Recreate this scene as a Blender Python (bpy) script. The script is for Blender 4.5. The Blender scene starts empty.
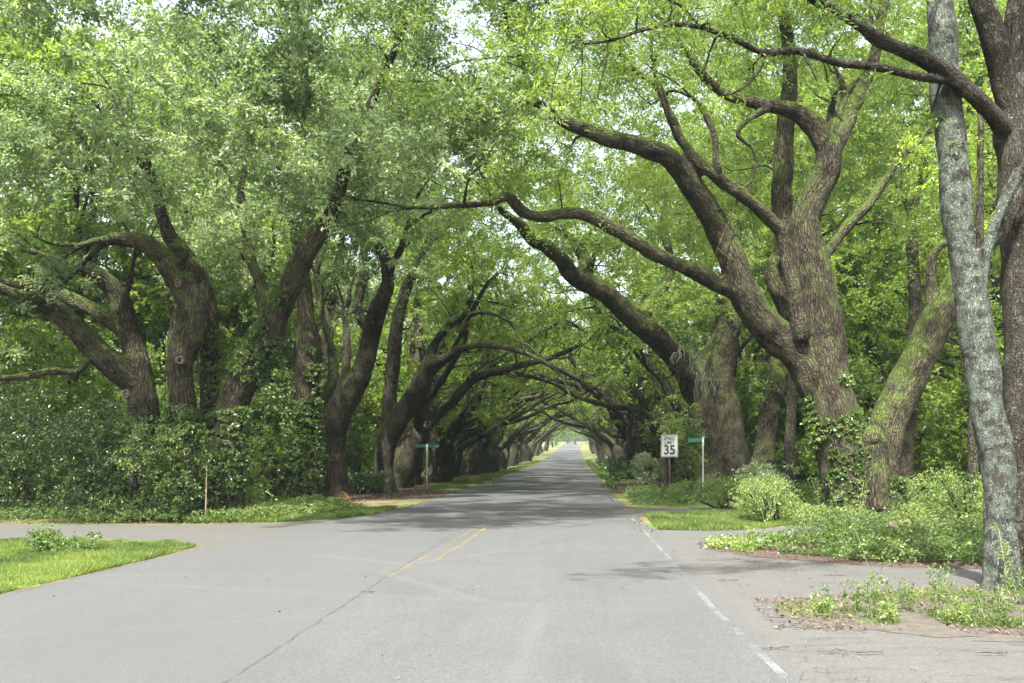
import bpy, bmesh, math, random
import numpy as np
from mathutils import Vector

# ------------------------------------------------------------------ camera, world, sun, exposure
scene = bpy.context.scene
F, VX, HY, CH = 1000.0, 575.0, 454.0, 1.7        # focal length in pixels, vanishing point, eye height
cam_d = bpy.data.cameras.new('camera'); cam = bpy.data.objects.new('camera', cam_d)
scene.collection.objects.link(cam); scene.camera = cam
cam.location = (0, 0, CH); cam.rotation_euler = (math.radians(90), 0, 0)
cam_d.sensor_width = 36.0; cam_d.lens = F/1024*36
cam_d.shift_x = -(VX-512)/1024; cam_d.shift_y = (HY-341.5)/1024
cam_d.clip_start = 0.05; cam_d.clip_end = 3000

SUN_EL, SUN_AZ = math.radians(57), math.radians(194)   # azimuth clockwise from +Y: behind the camera, a little left
world = bpy.data.worlds.new('World'); scene.world = world; world.use_nodes = True
wn = world.node_tree; wn.nodes.clear()
sky = wn.nodes.new('ShaderNodeTexSky'); sky.sky_type = 'NISHITA'; sky.sun_disc = False
sky.sun_elevation = SUN_EL; sky.sun_rotation = SUN_AZ; sky.air_density = 1.0; sky.dust_density = 6.0; sky.ozone_density = 1.0
bg = wn.nodes.new('ShaderNodeBackground'); bg.inputs['Strength'].default_value = 0.15
wo = wn.nodes.new('ShaderNodeOutputWorld')
hs = wn.nodes.new('ShaderNodeHueSaturation'); hs.inputs['Saturation'].default_value = .5   # a hazy, whitened sky
wn.links.new(sky.outputs[0], hs.inputs['Color']); wn.links.new(hs.outputs[0], bg.inputs['Color']); wn.links.new(bg.outputs[0], wo.inputs['Surface'])
sd = bpy.data.lights.new('sun', 'SUN'); sun = bpy.data.objects.new('sun', sd); scene.collection.objects.link(sun)
sd.energy = 4.7; sd.angle = math.radians(1.2); sd.color = (1.0, 0.965, 0.90)
sv = Vector((math.sin(SUN_AZ)*math.cos(SUN_EL), math.cos(SUN_AZ)*math.cos(SUN_EL), math.sin(SUN_EL)))
sun.rotation_euler = sv.to_track_quat('Z', 'Y').to_euler()
scene.view_settings.view_transform = 'Standard'; scene.view_settings.look = 'None'
scene.view_settings.exposure = 2.0; scene.view_settings.gamma = 1.0
scene.view_settings.use_curve_mapping = False
cy = scene.cycles
cy.max_bounces = 10; cy.diffuse_bounces = 8; cy.glossy_bounces = 2; cy.transmission_bounces = 5
cy.transparent_max_bounces = 6; cy.use_denoising = True; cy.use_adaptive_sampling = False; cy.sample_clamp_indirect = 3.0; cy.caustics_reflective = False; cy.caustics_refractive = False
try: cy.volume_bounces = 1
except Exception: pass

# ------------------------------------------------------------------ helpers
R = np.random.default_rng(7)
COL = scene.collection
def zg(Y):                                   # height of the land along the road: flat, then a long gentle rise
    Y = np.asarray(Y, float); u = (Y-135)/22.0
    return np.where(u > 20, (Y-135)*0.0185, 22*0.0185*np.log1p(np.exp(np.minimum(u, 20))))
Z0 = float(zg(0))
def zgf(Y): return float(zg(Y))
def P(x, y, Y): return np.array([(x-VX)/F*Y, Y, CH+(HY-y)/F*Y])
def G(x, y): Y = CH*F/(y-HY); return ((x-VX)/F*Y, Y)

def hash3(i, j, k, s=0):
    h = (i*374761393 + j*668265263 + k*2147483647 + s*974634777) & 0xFFFFFFFF
    h = (h ^ (h >> 13))*1274126177 & 0xFFFFFFFF
    h = (h ^ (h >> 16))*2246822519 & 0xFFFFFFFF
    return ((h ^ (h >> 15)) & 0xFFFFFF)/float(0xFFFFFF)
def noise3(p, s=0):
    p = np.asarray(p, float); q = np.floor(p).astype(np.int64); f = p-q; f = f*f*(3-2*f)
    out = 0
    for a in (0, 1):
        for b in (0, 1):
            for c in (0, 1):
                w = (f[..., 0] if a else 1-f[..., 0])*(f[..., 1] if b else 1-f[..., 1])*(f[..., 2] if c else 1-f[..., 2])
                out = out + w*hash3(q[..., 0]+a, q[..., 1]+b, q[..., 2]+c, s)
    return out*2-1
def unit(v): return v/np.maximum(np.linalg.norm(v, axis=-1, keepdims=True), 1e-9)

def mesh_np(name, verts, faces, mat, attrs=None, smooth=False):
    """faces: array (n, k) of indices"""
    me = bpy.data.meshes.new(name)
    verts = np.ascontiguousarray(verts, np.float32); faces = np.ascontiguousarray(faces, np.int32)
    n, k = faces.shape
    me.vertices.add(len(verts)); me.vertices.foreach_set('co', verts.ravel())
    me.loops.add(n*k); me.loops.foreach_set('vertex_index', faces.ravel())
    me.polygons.add(n); me.polygons.foreach_set('loop_start', np.arange(0, n*k, k, dtype=np.int32))
    me.polygons.foreach_set('use_smooth', np.full(n, smooth))
    me.update(calc_edges=True)
    for an, (dom, typ, data) in (attrs or {}).items():
        a = me.attributes.new(an, typ, dom)
        a.data.foreach_set('vector' if typ == 'FLOAT_VECTOR' else 'value', np.ascontiguousarray(data, np.float32).ravel())
    me.materials.append(mat)
    return me
def link(name, me, parent=None, loc=None, rz=0):
    o = bpy.data.objects.new(name, me); COL.objects.link(o)
    if parent is not None: o.parent = parent
    if loc is not None: o.location = loc
    o.rotation_euler[2] = rz
    return o
def thing(name, label, cat, loc=(0, 0, 0), rz=0, group=None):
    o = link(name, None, None, loc, rz); return tag(o, label, cat, group)
def tag(o, label=None, cat=None, group=None, kind=None):
    if label: o['label'] = label
    if cat: o['category'] = cat
    if group: o['group'] = group
    if kind: o['kind'] = kind
    return o
def dup(root, loc, rz=0, label=None, scale=None, group=None):
    r = root.copy(); COL.objects.link(r); r.location = loc; r.rotation_euler = (0, 0, rz)
    if scale is not None: r.scale = scale if hasattr(scale, '__len__') else (scale,)*3
    if label: r['label'] = label
    if group: r['group'] = group
    for ch in list(root.children):
        c = ch.copy(); COL.objects.link(c); c.parent = r
        for g in list(ch.children):
            d = g.copy(); COL.objects.link(d); d.parent = c
    return r

# ------------------------------------------------------------------ materials
class NT:
    def __init__(s, name):
        s.m = bpy.data.materials.new(name); s.m.use_nodes = True; s.t = s.m.node_tree; s.t.nodes.clear()
        s.out = s.n('ShaderNodeOutputMaterial')
    def n(s, t, **kw):
        nd = s.t.nodes.new(t)
        for k, v in kw.items(): setattr(nd, k, v)
        return nd
    def l(s, a, b): s.t.links.new(a, b)
    def val(s, sock, v):
        if hasattr(v, 'is_linked') or isinstance(v, bpy.types.NodeSocket): s.l(v, sock)
        else: sock.default_value = v
    def coord(s, attr=None, scale=(1, 1, 1), kind='Object'):
        if attr: o = s.n('ShaderNodeAttribute', attribute_name=attr).outputs['Vector']
        else: o = s.n('ShaderNodeTexCoord').outputs[kind]
        mp = s.n('ShaderNodeMapping'); mp.inputs['Scale'].default_value = scale; s.l(o, mp.inputs[0]); return mp.outputs[0]
    def noise(s, vec, scale, detail=4, rough=.6, dist=0):
        nd = s.n('ShaderNodeTexNoise'); s.l(vec, nd.inputs['Vector']); nd.inputs['Scale'].default_value = scale
        nd.inputs['Detail'].default_value = detail; nd.inputs['Roughness'].default_value = rough; nd.inputs['Distortion'].default_value = dist
        return nd.outputs['Fac']
    def ramp(s, fac, stops, mode='LINEAR'):
        r = s.n('ShaderNodeValToRGB'); r.color_ramp.interpolation = mode; e = r.color_ramp.elements
        while len(e) > 1: e.remove(e[-1])
        for i, (p, c) in enumerate(stops):
            el = e[0] if i == 0 else e.new(p)
            el.position = p; el.color = (*c, 1) if hasattr(c, '__len__') else (c, c, c, 1)
        s.l(fac, r.inputs[0]); return r.outputs[0]
    def mix(s, f, a, b, blend='MIX'):
        m = s.n('ShaderNodeMix', data_type='RGBA', blend_type=blend)
        s.val(m.inputs[0], f)
        for sk, v in ((m.inputs[6], a), (m.inputs[7], b)):
            if isinstance(v, bpy.types.NodeSocket): s.l(v, sk)
            else: sk.default_value = (*v, 1)
        return m.outputs[2]
    def math(s, op, a, b=0.0, clamp=False):
        m = s.n('ShaderNodeMath', operation=op, use_clamp=clamp); s.val(m.inputs[0], a); s.val(m.inputs[1], b); return m.outputs[0]
    def bump(s, h, strength, dist):
        b = s.n('ShaderNodeBump'); b.inputs['Strength'].default_value = strength; b.inputs['Distance'].default_value = dist
        s.l(h, b.inputs['Height']); return b.outputs[0]
    def prin(s, col, rough=.8, normal=None, spec=.3, metal=0, alpha=None):
        p = s.n('ShaderNodeBsdfPrincipled'); s.val(p.inputs['Base Color'], col if isinstance(col, bpy.types.NodeSocket) else (*col, 1))
        s.val(p.inputs['Roughness'], rough); p.inputs['Specular IOR Level'].default_value = spec; p.inputs['Metallic'].default_value = metal
        if normal is not None: s.l(normal, p.inputs['Normal'])
        if alpha is not None: s.l(alpha, p.inputs['Alpha'])
        s.l(p.outputs[0], s.out.inputs[0]); return p

def leaf_mat(name, dark, mid, light, trans=.5, rough=.45, spec=.5, tint=(2.3, 2.5, .75)):
    s = NT(name); v = s.n('ShaderNodeAttribute', attribute_name='var').outputs['Fac']
    c = s.ramp(v, [(0, dark), (.5, mid), (1, light)])
    p = s.n('ShaderNodeBsdfPrincipled'); s.l(c, p.inputs['Base Color']); p.inputs['Roughness'].default_value = rough
    p.inputs['Specular IOR Level'].default_value = spec
    tr = s.n('ShaderNodeBsdfTranslucent'); s.l(s.mix(1.0, c, tint, 'MULTIPLY'), tr.inputs['Color'])
    mx = s.n('ShaderNodeMixShader'); mx.inputs[0].default_value = trans
    s.l(p.outputs[0], mx.inputs[1]); s.l(tr.outputs[0], mx.inputs[2]); s.l(mx.outputs[0], s.out.inputs[0])
    return s.m
M = {}
M['leaf_pale'] = leaf_mat('oak leaves grey green', (.055, .085, .042), (.13, .17, .085), (.28, .32, .19), trans=.46, rough=.42, spec=.6, tint=(1.9, 2.2, .95))
M['leaf_row'] = leaf_mat('oak leaves green', (.06, .095, .022), (.13, .175, .045), (.23, .28, .08), trans=.58)
M['leaf_yel'] = leaf_mat('leaves yellow green', (.052, .086, .020), (.112, .158, .038), (.22, .265, .065), trans=.52, tint=(1.9, 2.15, .8))
M['leaf_bg'] = leaf_mat('yard tree leaves', (.045, .075, .02), (.10, .14, .034), (.20, .245, .06), trans=.52, tint=(2.0, 2.3, .8))
M['leaf_dark'] = leaf_mat('dark glossy leaves', (.02, .04, .012), (.042, .075, .02), (.085, .13, .04), trans=.3, spec=.6, rough=.33)
M['leaf_ivy'] = leaf_mat('ivy leaves', (.03, .055, .016), (.065, .105, .03), (.13, .18, .055), trans=.4, rough=.4)
M['leaf_azalea'] = leaf_mat('azalea leaves', (.05, .085, .022), (.105, .15, .04), (.21, .255, .09), trans=.42, tint=(2, 2.2, .85))
M['leaf_silver'] = leaf_mat('blue green shrub leaves', (.10, .14, .08), (.18, .23, .14), (.32, .38, .24), trans=.35)
M['grass'] = leaf_mat('grass blades', (.042, .07, .018), (.085, .125, .028), (.16, .195, .055), trans=.4, spec=.3)
M['litter'] = leaf_mat('dead leaves', (.03, .02, .013), (.075, .052, .034), (.17, .13, .09), trans=.1, spec=.2, tint=(1, .8, .6))
M['bits'] = leaf_mat('dark bark bits', (.02, .014, .01), (.04, .03, .02), (.08, .06, .04), trans=.05, spec=.2, tint=(1, .8, .6))
M['flower'] = leaf_mat('orange flowers', (.10, .12, .03), (.30, .14, .05), (.45, .22, .08), trans=.3, tint=(1, .8, .6))

def bark(name, base, fiss, moss=(.06, .075, .02), moss_amt=.45, lichen=None, sc=1.0, lich_amt=.5):
    s = NT(name)
    v = s.coord('bark', (1, 1, .22)); vi = s.coord('bark', (1, 1, 1))
    n1 = s.noise(v, 16*sc, 5, .65, .6)
    vo = s.n('ShaderNodeTexVoronoi', feature='DISTANCE_TO_EDGE'); vd = s.n('ShaderNodeMix', data_type='VECTOR'); 
    nz = s.n('ShaderNodeTexNoise'); s.l(vi, nz.inputs['Vector']); nz.inputs['Scale'].default_value = 9*sc
    vd.inputs[0].default_value = .08; s.l(v, vd.inputs[4]); s.l(nz.outputs['Color'], vd.inputs[5]); s.l(vd.outputs[1], vo.inputs['Vector'])
    vo.inputs['Scale'].default_value = 17*sc
    plate = s.ramp(vo.outputs['Distance'], [(0, 0), (.22, 1)])
    col = s.mix(s.ramp(n1, [(.3, 0), (.7, 1)]), fiss, base)
    col = s.mix(s.math('MULTIPLY', s.math('SUBTRACT', 1, plate), .85), col, tuple(c*.45 for c in fiss))
    big = s.noise(vi, 1.3, 4, .6); col = s.mix(s.ramp(big, [(.4, 0), (.7, .6)]), col, tuple(c*m for c, m in zip(base, (1.35, 1.45, 1.45))))
    alg = s.ramp(s.noise(vi, 2.6, 6, .7), [(.5, 0), (.66, .55)]); col = s.mix(s.math('MULTIPLY', alg, moss_amt*1.6), col, (.075, .085, .035))
    if lichen:
        ln = s.noise(vi, 7, 6, .7, .3); lf = s.ramp(ln, [(.5-.12*lich_amt, 0), (.62-.12*lich_amt, 1)])
        col = s.mix(s.math('MULTIPLY', lf, s.math('ADD', .45, s.math('MULTIPLY', plate, .5))), col, lichen)
    geo = s.n('ShaderNodeNewGeometry'); sep = s.n('ShaderNodeSeparateXYZ'); s.l(geo.outputs['Normal'], sep.inputs[0])
    mn = s.noise(vi, 2.2, 5, .7)
    mf = s.math('ADD', s.math('MULTIPLY', sep.outputs[2], .5), s.math('SUBTRACT', mn, .5 - .25*moss_amt))
    mf = s.math('MULTIPLY', s.ramp(mf, [(.30, 0), (.46, .9)]), min(1, moss_amt*3))
    col = s.mix(mf, col, moss)
    h = s.math('ADD', s.math('MULTIPLY', plate, .9), s.math('MULTIPLY', n1, .9))
    s.prin(col, .92, s.bump(h, 1.0, .06/sc), spec=.15)
    return s.m
M['bark'] = bark('live oak bark', (.070, .057, .037), (.016, .013, .009), moss_amt=.85, moss=(.06, .085, .018))
M['bark_dark'] = bark('shaded oak bark', (.062, .054, .036), (.024, .019, .014), moss_amt=.45)
M['bark_lichen'] = bark('bark under pale lichen', (.07, .066, .056), (.022, .02, .017), lichen=(.14, .17, .135), sc=2.4, lich_amt=.6, moss_amt=0)
M['bark_plate'] = bark('brown plated bark', (.062, .053, .039), (.015, .013, .010), sc=2.0, moss_amt=0, lichen=(.13, .14, .11), lich_amt=-.3)
M['moss_hang'] = leaf_mat('hanging grey moss', (.16, .18, .14), (.22, .24, .19), (.3, .32, .26), trans=.2, spec=.1, tint=(1, 1, 1))

def ground_mat():
    s = NT('ground soil and litter'); v = s.coord()
    a = s.noise(v, .35, 5, .6); b = s.noise(v, 14, 5, .75); c = s.noise(v, 60, 3, .7)
    soil = s.mix(s.ramp(b, [(.3, 0), (.7, 1)]), (.07, .045, .03), (.17, .12, .08))
    soil = s.mix(s.math('MULTIPLY', c, .5), soil, (.24, .17, .11))
    grn = s.mix(b, (.04, .075, .015), (.10, .15, .03))
    col = s.mix(s.ramp(a, [(.44, 0), (.54, 1)]), soil, grn)
    s.prin(col, .95, s.bump(b, .6, .03), spec=.1); return s.m
M['ground'] = ground_mat()
def lawn_mat():
    s = NT('lawn soil'); v = s.coord(); b = s.noise(v, 10, 5, .7)
    s.prin(s.mix(b, (.05, .075, .02), (.12, .17, .035)), .95, s.bump(b, .5, .02), spec=.1); return s.m
M['lawn'] = lawn_mat()

def asphalt(name, road=True, dust=0.0, tint=None):
    s = NT(name); v = s.coord()
    sep = s.n('ShaderNodeSeparateXYZ'); s.l(v, sep.inputs[0]); X, Y = sep.outputs[0], sep.outputs[1]
    fine = s.noise(v, 120, 3, .8); med = s.noise(v, 22, 4, .7); big = s.noise(v, .8, 4, .6)
    streak = s.noise(s.coord(scale=(2.2, .06, 1)), 1.0, 4, .6)
    ag = s.n('ShaderNodeTexVoronoi'); s.l(v, ag.inputs['Vector']); ag.inputs['Scale'].default_value = 90
    col = s.mix(s.ramp(fine, [(.3, 0), (.7, 1)]), (.040, .042, .042), (.070, .074, .074))
    col = s.mix(s.math('MULTIPLY', s.ramp(ag.outputs['Color'], [(.55, 0), (.9, 1)]), .4), col, (.13, .128, .122))
    col = s.mix(s.math('MULTIPLY', s.ramp(streak, [(.35, 0), (.7, 1)]), .5), col, (.071, .075, .074))
    col = s.mix(s.ramp(big, [(.5, 0), (.75, .5)]), col, (.054, .054, .053))
    h = s.math('ADD', s.math('MULTIPLY', fine, .5), ag.outputs['Distance'])
    mot = s.noise(v, 34, 3, .75); col = s.mix(s.ramp(mot, [(.3, .5), (.5, 0)]), col, (.03, .03, .029)); col = s.mix(s.ramp(mot, [(.55, 0), (.75, .5)]), col, (.14, .138, .132))
    st = s.noise(s.coord(scale=(1, .25, 1)), .45, 6, .75); col = s.mix(s.ramp(st, [(.48, 0), (.7, .55)]), col, (.048, .048, .047))
    patch = s.noise(s.coord(scale=(1, .35, 1)), .55, 3, .5); col = s.mix(s.ramp(patch, [(.56, 0), (.62, .35)]), col, (.05, .05, .049))
    if road:
        wob = s.math('MULTIPLY', s.math('SUBTRACT', s.noise(v, 1.7, 5, .7), .5), .12)
        xs = s.math('ADD', s.math('ADD', X, 2.57), wob)
        near = s.ramp(s.math('DIVIDE', Y, 100), [(.2, 1), (.26, 0)])
        left = s.ramp(s.math('ADD', s.math('MULTIPLY', xs, 2.0), .5), [(.48, 1), (.52, 0)])
        col = s.mix(s.math('MULTIPLY', s.math('MULTIPLY', left, near), .5), col, (.059, .061, .061))
        seam = s.ramp(s.math('ABSOLUTE', s.math('ADD', xs, s.math('MULTIPLY', s.math('SUBTRACT', s.noise(v, 11, 5, .8), .5), .07))), [(.003, 1), (.022, 0)])
        gap = s.ramp(s.noise(v, 2.5, 3, .6), [(.35, .25), (.55, 1)])
        col = s.mix(s.math('MULTIPLY', s.math('MULTIPLY', seam, near), gap), col, (.032, .031, .03))
        # cross cracks farther along
        cv = s.n('ShaderNodeTexVoronoi', feature='DISTANCE_TO_EDGE'); s.l(s.coord(scale=(.22, .5, 1)), cv.inputs['Vector']); cv.inputs['Scale'].default_value = .55
        ck = s.ramp(cv.outputs['Distance'], [(.002, 1), (.012, 0)])
        far = s.ramp(s.math('DIVIDE', Y, 100), [(.12, .25), (.32, .8)])
        col = s.mix(s.math('MULTIPLY', ck, far), col, (.09, .088, .082))
        # the sandy worn edge outside the white line
        ed = s.ramp(s.math('ADD', s.math('SUBTRACT', X, 1.5), s.math('MULTIPLY', wob, 3)), [(.02, 0), (.35, .65)])
        col = s.mix(ed, col, s.mix(med, (.050, .048, .043), (.098, .095, .086)))
    if dust:
        dn = s.ramp(s.noise(s.coord(scale=(.45, 1.6, 1)), .9, 7, .75), [(.3, .2), (.65, 1)])
        col = s.mix(s.math('MULTIPLY', dn, dust), col, s.mix(med, (.036, .033, .029), (.125, .12, .108)))
        dk = s.ramp(s.noise(s.coord(scale=(.5, 2.2, 1)), 2.2, 7, .8), [(.52, 0), (.68, .75)])
        col = s.mix(dk, col, (.033, .028, .022))
    if tint: col = s.mix(s.ramp(s.noise(v, 9, 5, .8), [(.35, .8), (.65, .15)]), col, tint)
    s.prin(col, .85, s.bump(h, .5, .012), spec=.25); return s.m
M['road'] = asphalt('worn asphalt'); M['apron'] = asphalt('dusty asphalt', False, .75)
M['gravel'] = asphalt('gravel drive', False, .95, (.056, .053, .048))
def dirt_mat():
    s = NT('bare dirt'); v = s.coord(); a = s.noise(v, 6, 6, .75); b = s.noise(v, 70, 3, .8)
    col = s.mix(s.ramp(a, [(.35, 0), (.65, 1)]), (.042, .037, .031), (.09, .08, .067)); col = s.mix(s.math('MULTIPLY', b, .5), col, (.11, .102, .088))
    s.prin(col, .95, s.bump(s.math('ADD', a, b), .6, .02), spec=.1); return s.m
M['dirt'] = dirt_mat()
def straw_mat():
    s = NT('pine straw'); v = s.coord(); a = s.noise(v, 9, 6, .8); 
    s.prin(s.mix(s.ramp(a, [(.3, 0), (.7, 1)]), (.038, .028, .022), (.09, .068, .052)), .95, s.bump(a, .6, .02), spec=.1); return s.m
M['straw'] = straw_mat()
def paint(name, col, lo, hi):
    s = NT(name); v = s.coord(); a = s.noise(v, 26, 6, .85); b = s.noise(v, 1.1, 3, .6)
    w = s.math('ADD', s.math('MULTIPLY', a, .55), s.math('MULTIPLY', b, .6))
    al = s.ramp(w, [(lo, 0), (hi, .9)])
    p = s.prin(s.mix(a, col, tuple(c*.75 for c in col)), .7, None, .3, 0, al); return s.m
M['yellow'] = paint('worn yellow paint', (.22, .165, .06), .50, .80)
M['white'] = paint('worn white paint', (.26, .26, .25), .52, .86)
def plain(name, col, rough=.6, metal=0, n=.08):
    s = NT(name); v = s.coord(); a = s.noise(v, 25, 4, .6)
    s.prin(s.mix(a, tuple(c*(1-n) for c in col), tuple(min(1, c*(1+n)) for c in col)), rough, None, .4, metal); return s.m
M['sign_white'] = plain('white sign sheet', (.21, .22, .21), .45)
M['black'] = plain('black lettering', (.015, .015, .015), .5)
M['sign_green'] = plain('green sign sheet', (.02, .13, .085), .4)
M['steel'] = plain('galvanised steel', (.42, .43, .42), .45, .5)
M['wood'] = plain('weathered wood', (.22, .17, .12), .85, 0, .3)
M['cut'] = plain('old cut wood', (.085, .07, .052), .9, 0, .3)
M['twig'] = plain('dark dead twig', (.06, .045, .033), .9, 0, .3)
M['stem'] = plain('green stem', (.10, .14, .05), .7)

# ------------------------------------------------------------------ tubes (trunks and limbs)
def crom(pts, step):
    pts = np.asarray(pts, float)
    if len(pts) < 3:
        n = max(2, int(np.linalg.norm(pts[-1, :3]-pts[0, :3])/step)+1); t = np.linspace(0, 1, n)[:, None]
        return pts[0]*(1-t)+pts[-1]*t
    p = np.vstack([2*pts[0]-pts[1], pts, 2*pts[-1]-pts[-2]]); out = []
    for i in range(1, len(p)-2):
        n = max(2, int(np.linalg.norm(p[i+1, :3]-p[i, :3])/step)+1); t = (np.arange(n)/n)[:, None]
        a, b, c, d = p[i-1], p[i], p[i+1], p[i+2]
        out.append(.5*((2*b)+(-a+c)*t+(2*a-5*b+4*c-d)*t*t+(-a+3*b-3*c+d)*t**3))
    out.append(p[-2][None]); q = np.vstack(out); q[:, 3] = np.maximum(q[:, 3], .004); return q
def frames(c):
    T = unit(np.gradient(c, axis=0)); N = np.zeros_like(T)
    n = np.array([1., 0, 0]) if abs(T[0, 0]) < .8 else np.array([0, 1., 0])
    for i in range(len(T)):
        n = n-T[i]*n.dot(T[i]); n /= max(np.linalg.norm(n), 1e-9); N[i] = n
    return T, N, np.cross(T, N)
def tube(q, sides, off=0.0, lump=.08, seed=0, flare=0.0, z0=None):
    c, r = q[:, :3], q[:, 3].copy(); T, N, B = frames(c); al = np.r_[0, np.cumsum(np.linalg.norm(np.diff(c, axis=0), axis=1))]
    a = np.arange(sides)/sides*2*np.pi; ca, sa = np.cos(a), np.sin(a)
    rr = r[:, None]*np.ones(sides)
    ring = c[:, None]+N[:, None]*ca[None, :, None]*rr[..., None]+B[:, None]*sa[None, :, None]*rr[..., None]
    nz = noise3(ring/np.maximum(r.mean()*2.2, .05)+off, seed)+.5*noise3(ring/np.maximum(r.mean()*.9, .03)+off, seed+1)
    rr = rr*(1+lump*nz)
    if flare and z0 is not None:
        hz = np.maximum(c[:, 2]-z0, 0); fl = flare*np.exp(-hz/.45)
        rr = rr*(1+fl[:, None]*(.55+.45*np.sin(a*5+off)[None]))
    ring = c[:, None]+N[:, None]*ca[None, :, None]*rr[..., None]+B[:, None]*sa[None, :, None]*rr[..., None]
    n = len(c); V = ring.reshape(-1, 3)
    bk = np.stack([ca[None]*r[:, None]+off, sa[None]*r[:, None]+off*1.7, np.repeat(al[:, None], sides, 1)+off*3], -1).reshape(-1, 3)
    i = np.arange(n-1)[:, None]*sides; j = np.arange(sides)[None]; k = (j+1) % sides
    Fq = np.stack([i+j, i+k, i+sides+k, i+sides+j], -1).reshape(-1, 4)
    # rounded end caps
    V = np.vstack([V, c[0]-T[0]*r[0]*.3, c[-1]+T[-1]*r[-1]*.5]); bk = np.vstack([bk, bk[0], bk[-1]])
    j = np.arange(sides); k = (j+1) % sides; b0, e0 = n*sides, n*sides+1; L = (n-1)*sides
    Fq = np.vstack([Fq, np.stack([k, j, np.full(sides, b0), np.full(sides, b0)], -1), np.stack([L+j, L+k, np.full(sides, e0), np.full(sides, e0)], -1)])
    return V, Fq, bk
def build_tubes(name, limbs, mat, remesh=0.0, step=.3, z0=0.0, flare=.0, sides=14, thin_sides=5, lump=.09, thick=.085):
    """limbs: list of arrays (x, y, z, r). thick ones are fused to one skin when remesh > 0."""
    Vs, Fs, Bs, off = [], [], [], 0
    big = [l for l in limbs if remesh and l[:, 3].max() > thick]; small = [l for l in limbs if not (remesh and l[:, 3].max() > thick)]
    if big:
        bm_v, bm_f, o = [], [], 0
        qs = []
        for i, l in enumerate(big):
            q = crom(l, step*.5); qs.append(q)
            V, Fq, _ = tube(q, 20, i*3.1, lump, i, flare if (l[0, 2] < z0+.6) else 0, z0); bm_v.append(V); bm_f.append(Fq+o); o += len(V)
        V = np.vstack(bm_v); Fq = np.vstack(bm_f)
        me = bpy.data.meshes.new('tmp'); me.from_pydata(V.tolist(), [], [list(dict.fromkeys(f)) for f in Fq.tolist()]); me.update()
        ob = bpy.data.objects.new('tmp', me); COL.objects.link(ob)
        md = ob.modifiers.new('r', 'REMESH'); md.mode = 'VOXEL'; md.voxel_size = remesh
        sm = ob.modifiers.new('s', 'SMOOTH'); sm.iterations = 3; sm.factor = .5
        dg = bpy.context.evaluated_depsgraph_get(); dg.update(); ev = ob.evaluated_get(dg); m2 = bpy.data.meshes.new_from_object(ev)
        n = len(m2.vertices); V = np.empty(n*3, np.float32); m2.vertices.foreach_get('co', V); V = V.reshape(-1, 3).astype(float)
        nr = np.empty(n*3, np.float32); m2.vertices.foreach_get('normal', nr); nr = nr.reshape(-1, 3)
        ns = len(m2.polygons); lt = np.empty(ns, np.int32); m2.polygons.foreach_get('loop_total', lt)
        lv = np.empty(len(m2.loops), np.int32); m2.loops.foreach_get('vertex_index', lv)
        Fq = lv.reshape(-1, 4) if (lt == 4).all() else None
        bpy.data.objects.remove(ob); bpy.data.meshes.remove(me); bpy.data.meshes.remove(m2)
        # bark coordinates from the closest limb axis
        A, Bb, RR, NN, BB, TT, AL, ID = [], [], [], [], [], [], [], []
        for i, q in enumerate(qs):
            T, N, B = frames(q[:, :3]); al = np.r_[0, np.cumsum(np.linalg.norm(np.diff(q[:, :3], axis=0), axis=1))]
            A.append(q[:-1, :3]); Bb.append(q[1:, :3]); RR.append(q[:-1, 3]); NN.append(N[:-1]); BB.append(B[:-1]); AL.append(al[:-1]+i*7.3); ID.append(np.full(len(q)-1, i*3.1))
        A, Bb, RR, NN, BB, AL, ID = map(np.concatenate, (A, Bb, RR, NN, BB, AL, ID)); bk = np.zeros((n, 3)); D = Bb-A; DL = (D**2).sum(1)
        for s in range(0, n, 4000):
            v = V[s:s+4000, None]-A[None]; t = np.clip((v*D).sum(-1)/DL, 0, 1); d = np.linalg.norm(v-D*t[..., None], axis=-1)-RR; k = d.argmin(1); ar = np.arange(len(k))
            w = v[ar, k]; tk = t[ar, k]
            bk[s:s+4000] = np.stack([(w*NN[k]).sum(1)+ID[k], (w*BB[k]).sum(1)+ID[k]*1.7, AL[k]+tk*np.sqrt(DL[k])], -1)
        V = V+nr*(.018*noise3(bk*np.array([9, 9, 2.5]), 3)+.03*noise3(V*2.6, 5))[:, None]
        Vs.append(V); Fs.append(Fq); Bs.append(bk); off = n
    for i, l in enumerate(small):
        q = crom(l, step if l[:, 3].max() > .05 else step*1.5)
        V, Fq, bk = tube(q, sides if l[:, 3].max() > .12 else (8 if l[:, 3].max() > .05 else thin_sides), i*1.3, lump, i, flare if (l[0, 2] < z0+.6 and l[0, 3] > .15) else 0, z0)
        Vs.append(V); Fs.append(Fq+off); Bs.append(bk); off += len(V)
    V, Fq, bk = np.vstack(Vs), np.vstack(Fs), np.vstack(Bs)
    # degenerate quads at caps -> nudge: build via loops of 4 (cap tip repeated) is invalid, so split caps off
    q4 = Fq[Fq[:, 2] != Fq[:, 3]]; q3 = Fq[Fq[:, 2] == Fq[:, 3]][:, :3]
    me = bpy.data.meshes.new(name); n4, n3 = len(q4), len(q3)
    me.vertices.add(len(V)); me.vertices.foreach_set('co', V.astype(np.float32).ravel())
    me.loops.add(n4*4+n3*3); me.loops.foreach_set('vertex_index', np.r_[q4.ravel(), q3.ravel()].astype(np.int32))
    me.polygons.add(n4+n3); me.polygons.foreach_set('loop_start', np.r_[np.arange(n4)*4, n4*4+np.arange(n3)*3].astype(np.int32))
    me.polygons.foreach_set('use_smooth', np.ones(n4+n3, bool)); me.update(calc_edges=True)
    a = me.attributes.new('bark', 'FLOAT_VECTOR', 'POINT'); a.data.foreach_set('vector', bk.astype(np.float32).ravel())
    me.materials.append(mat); return me

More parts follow.
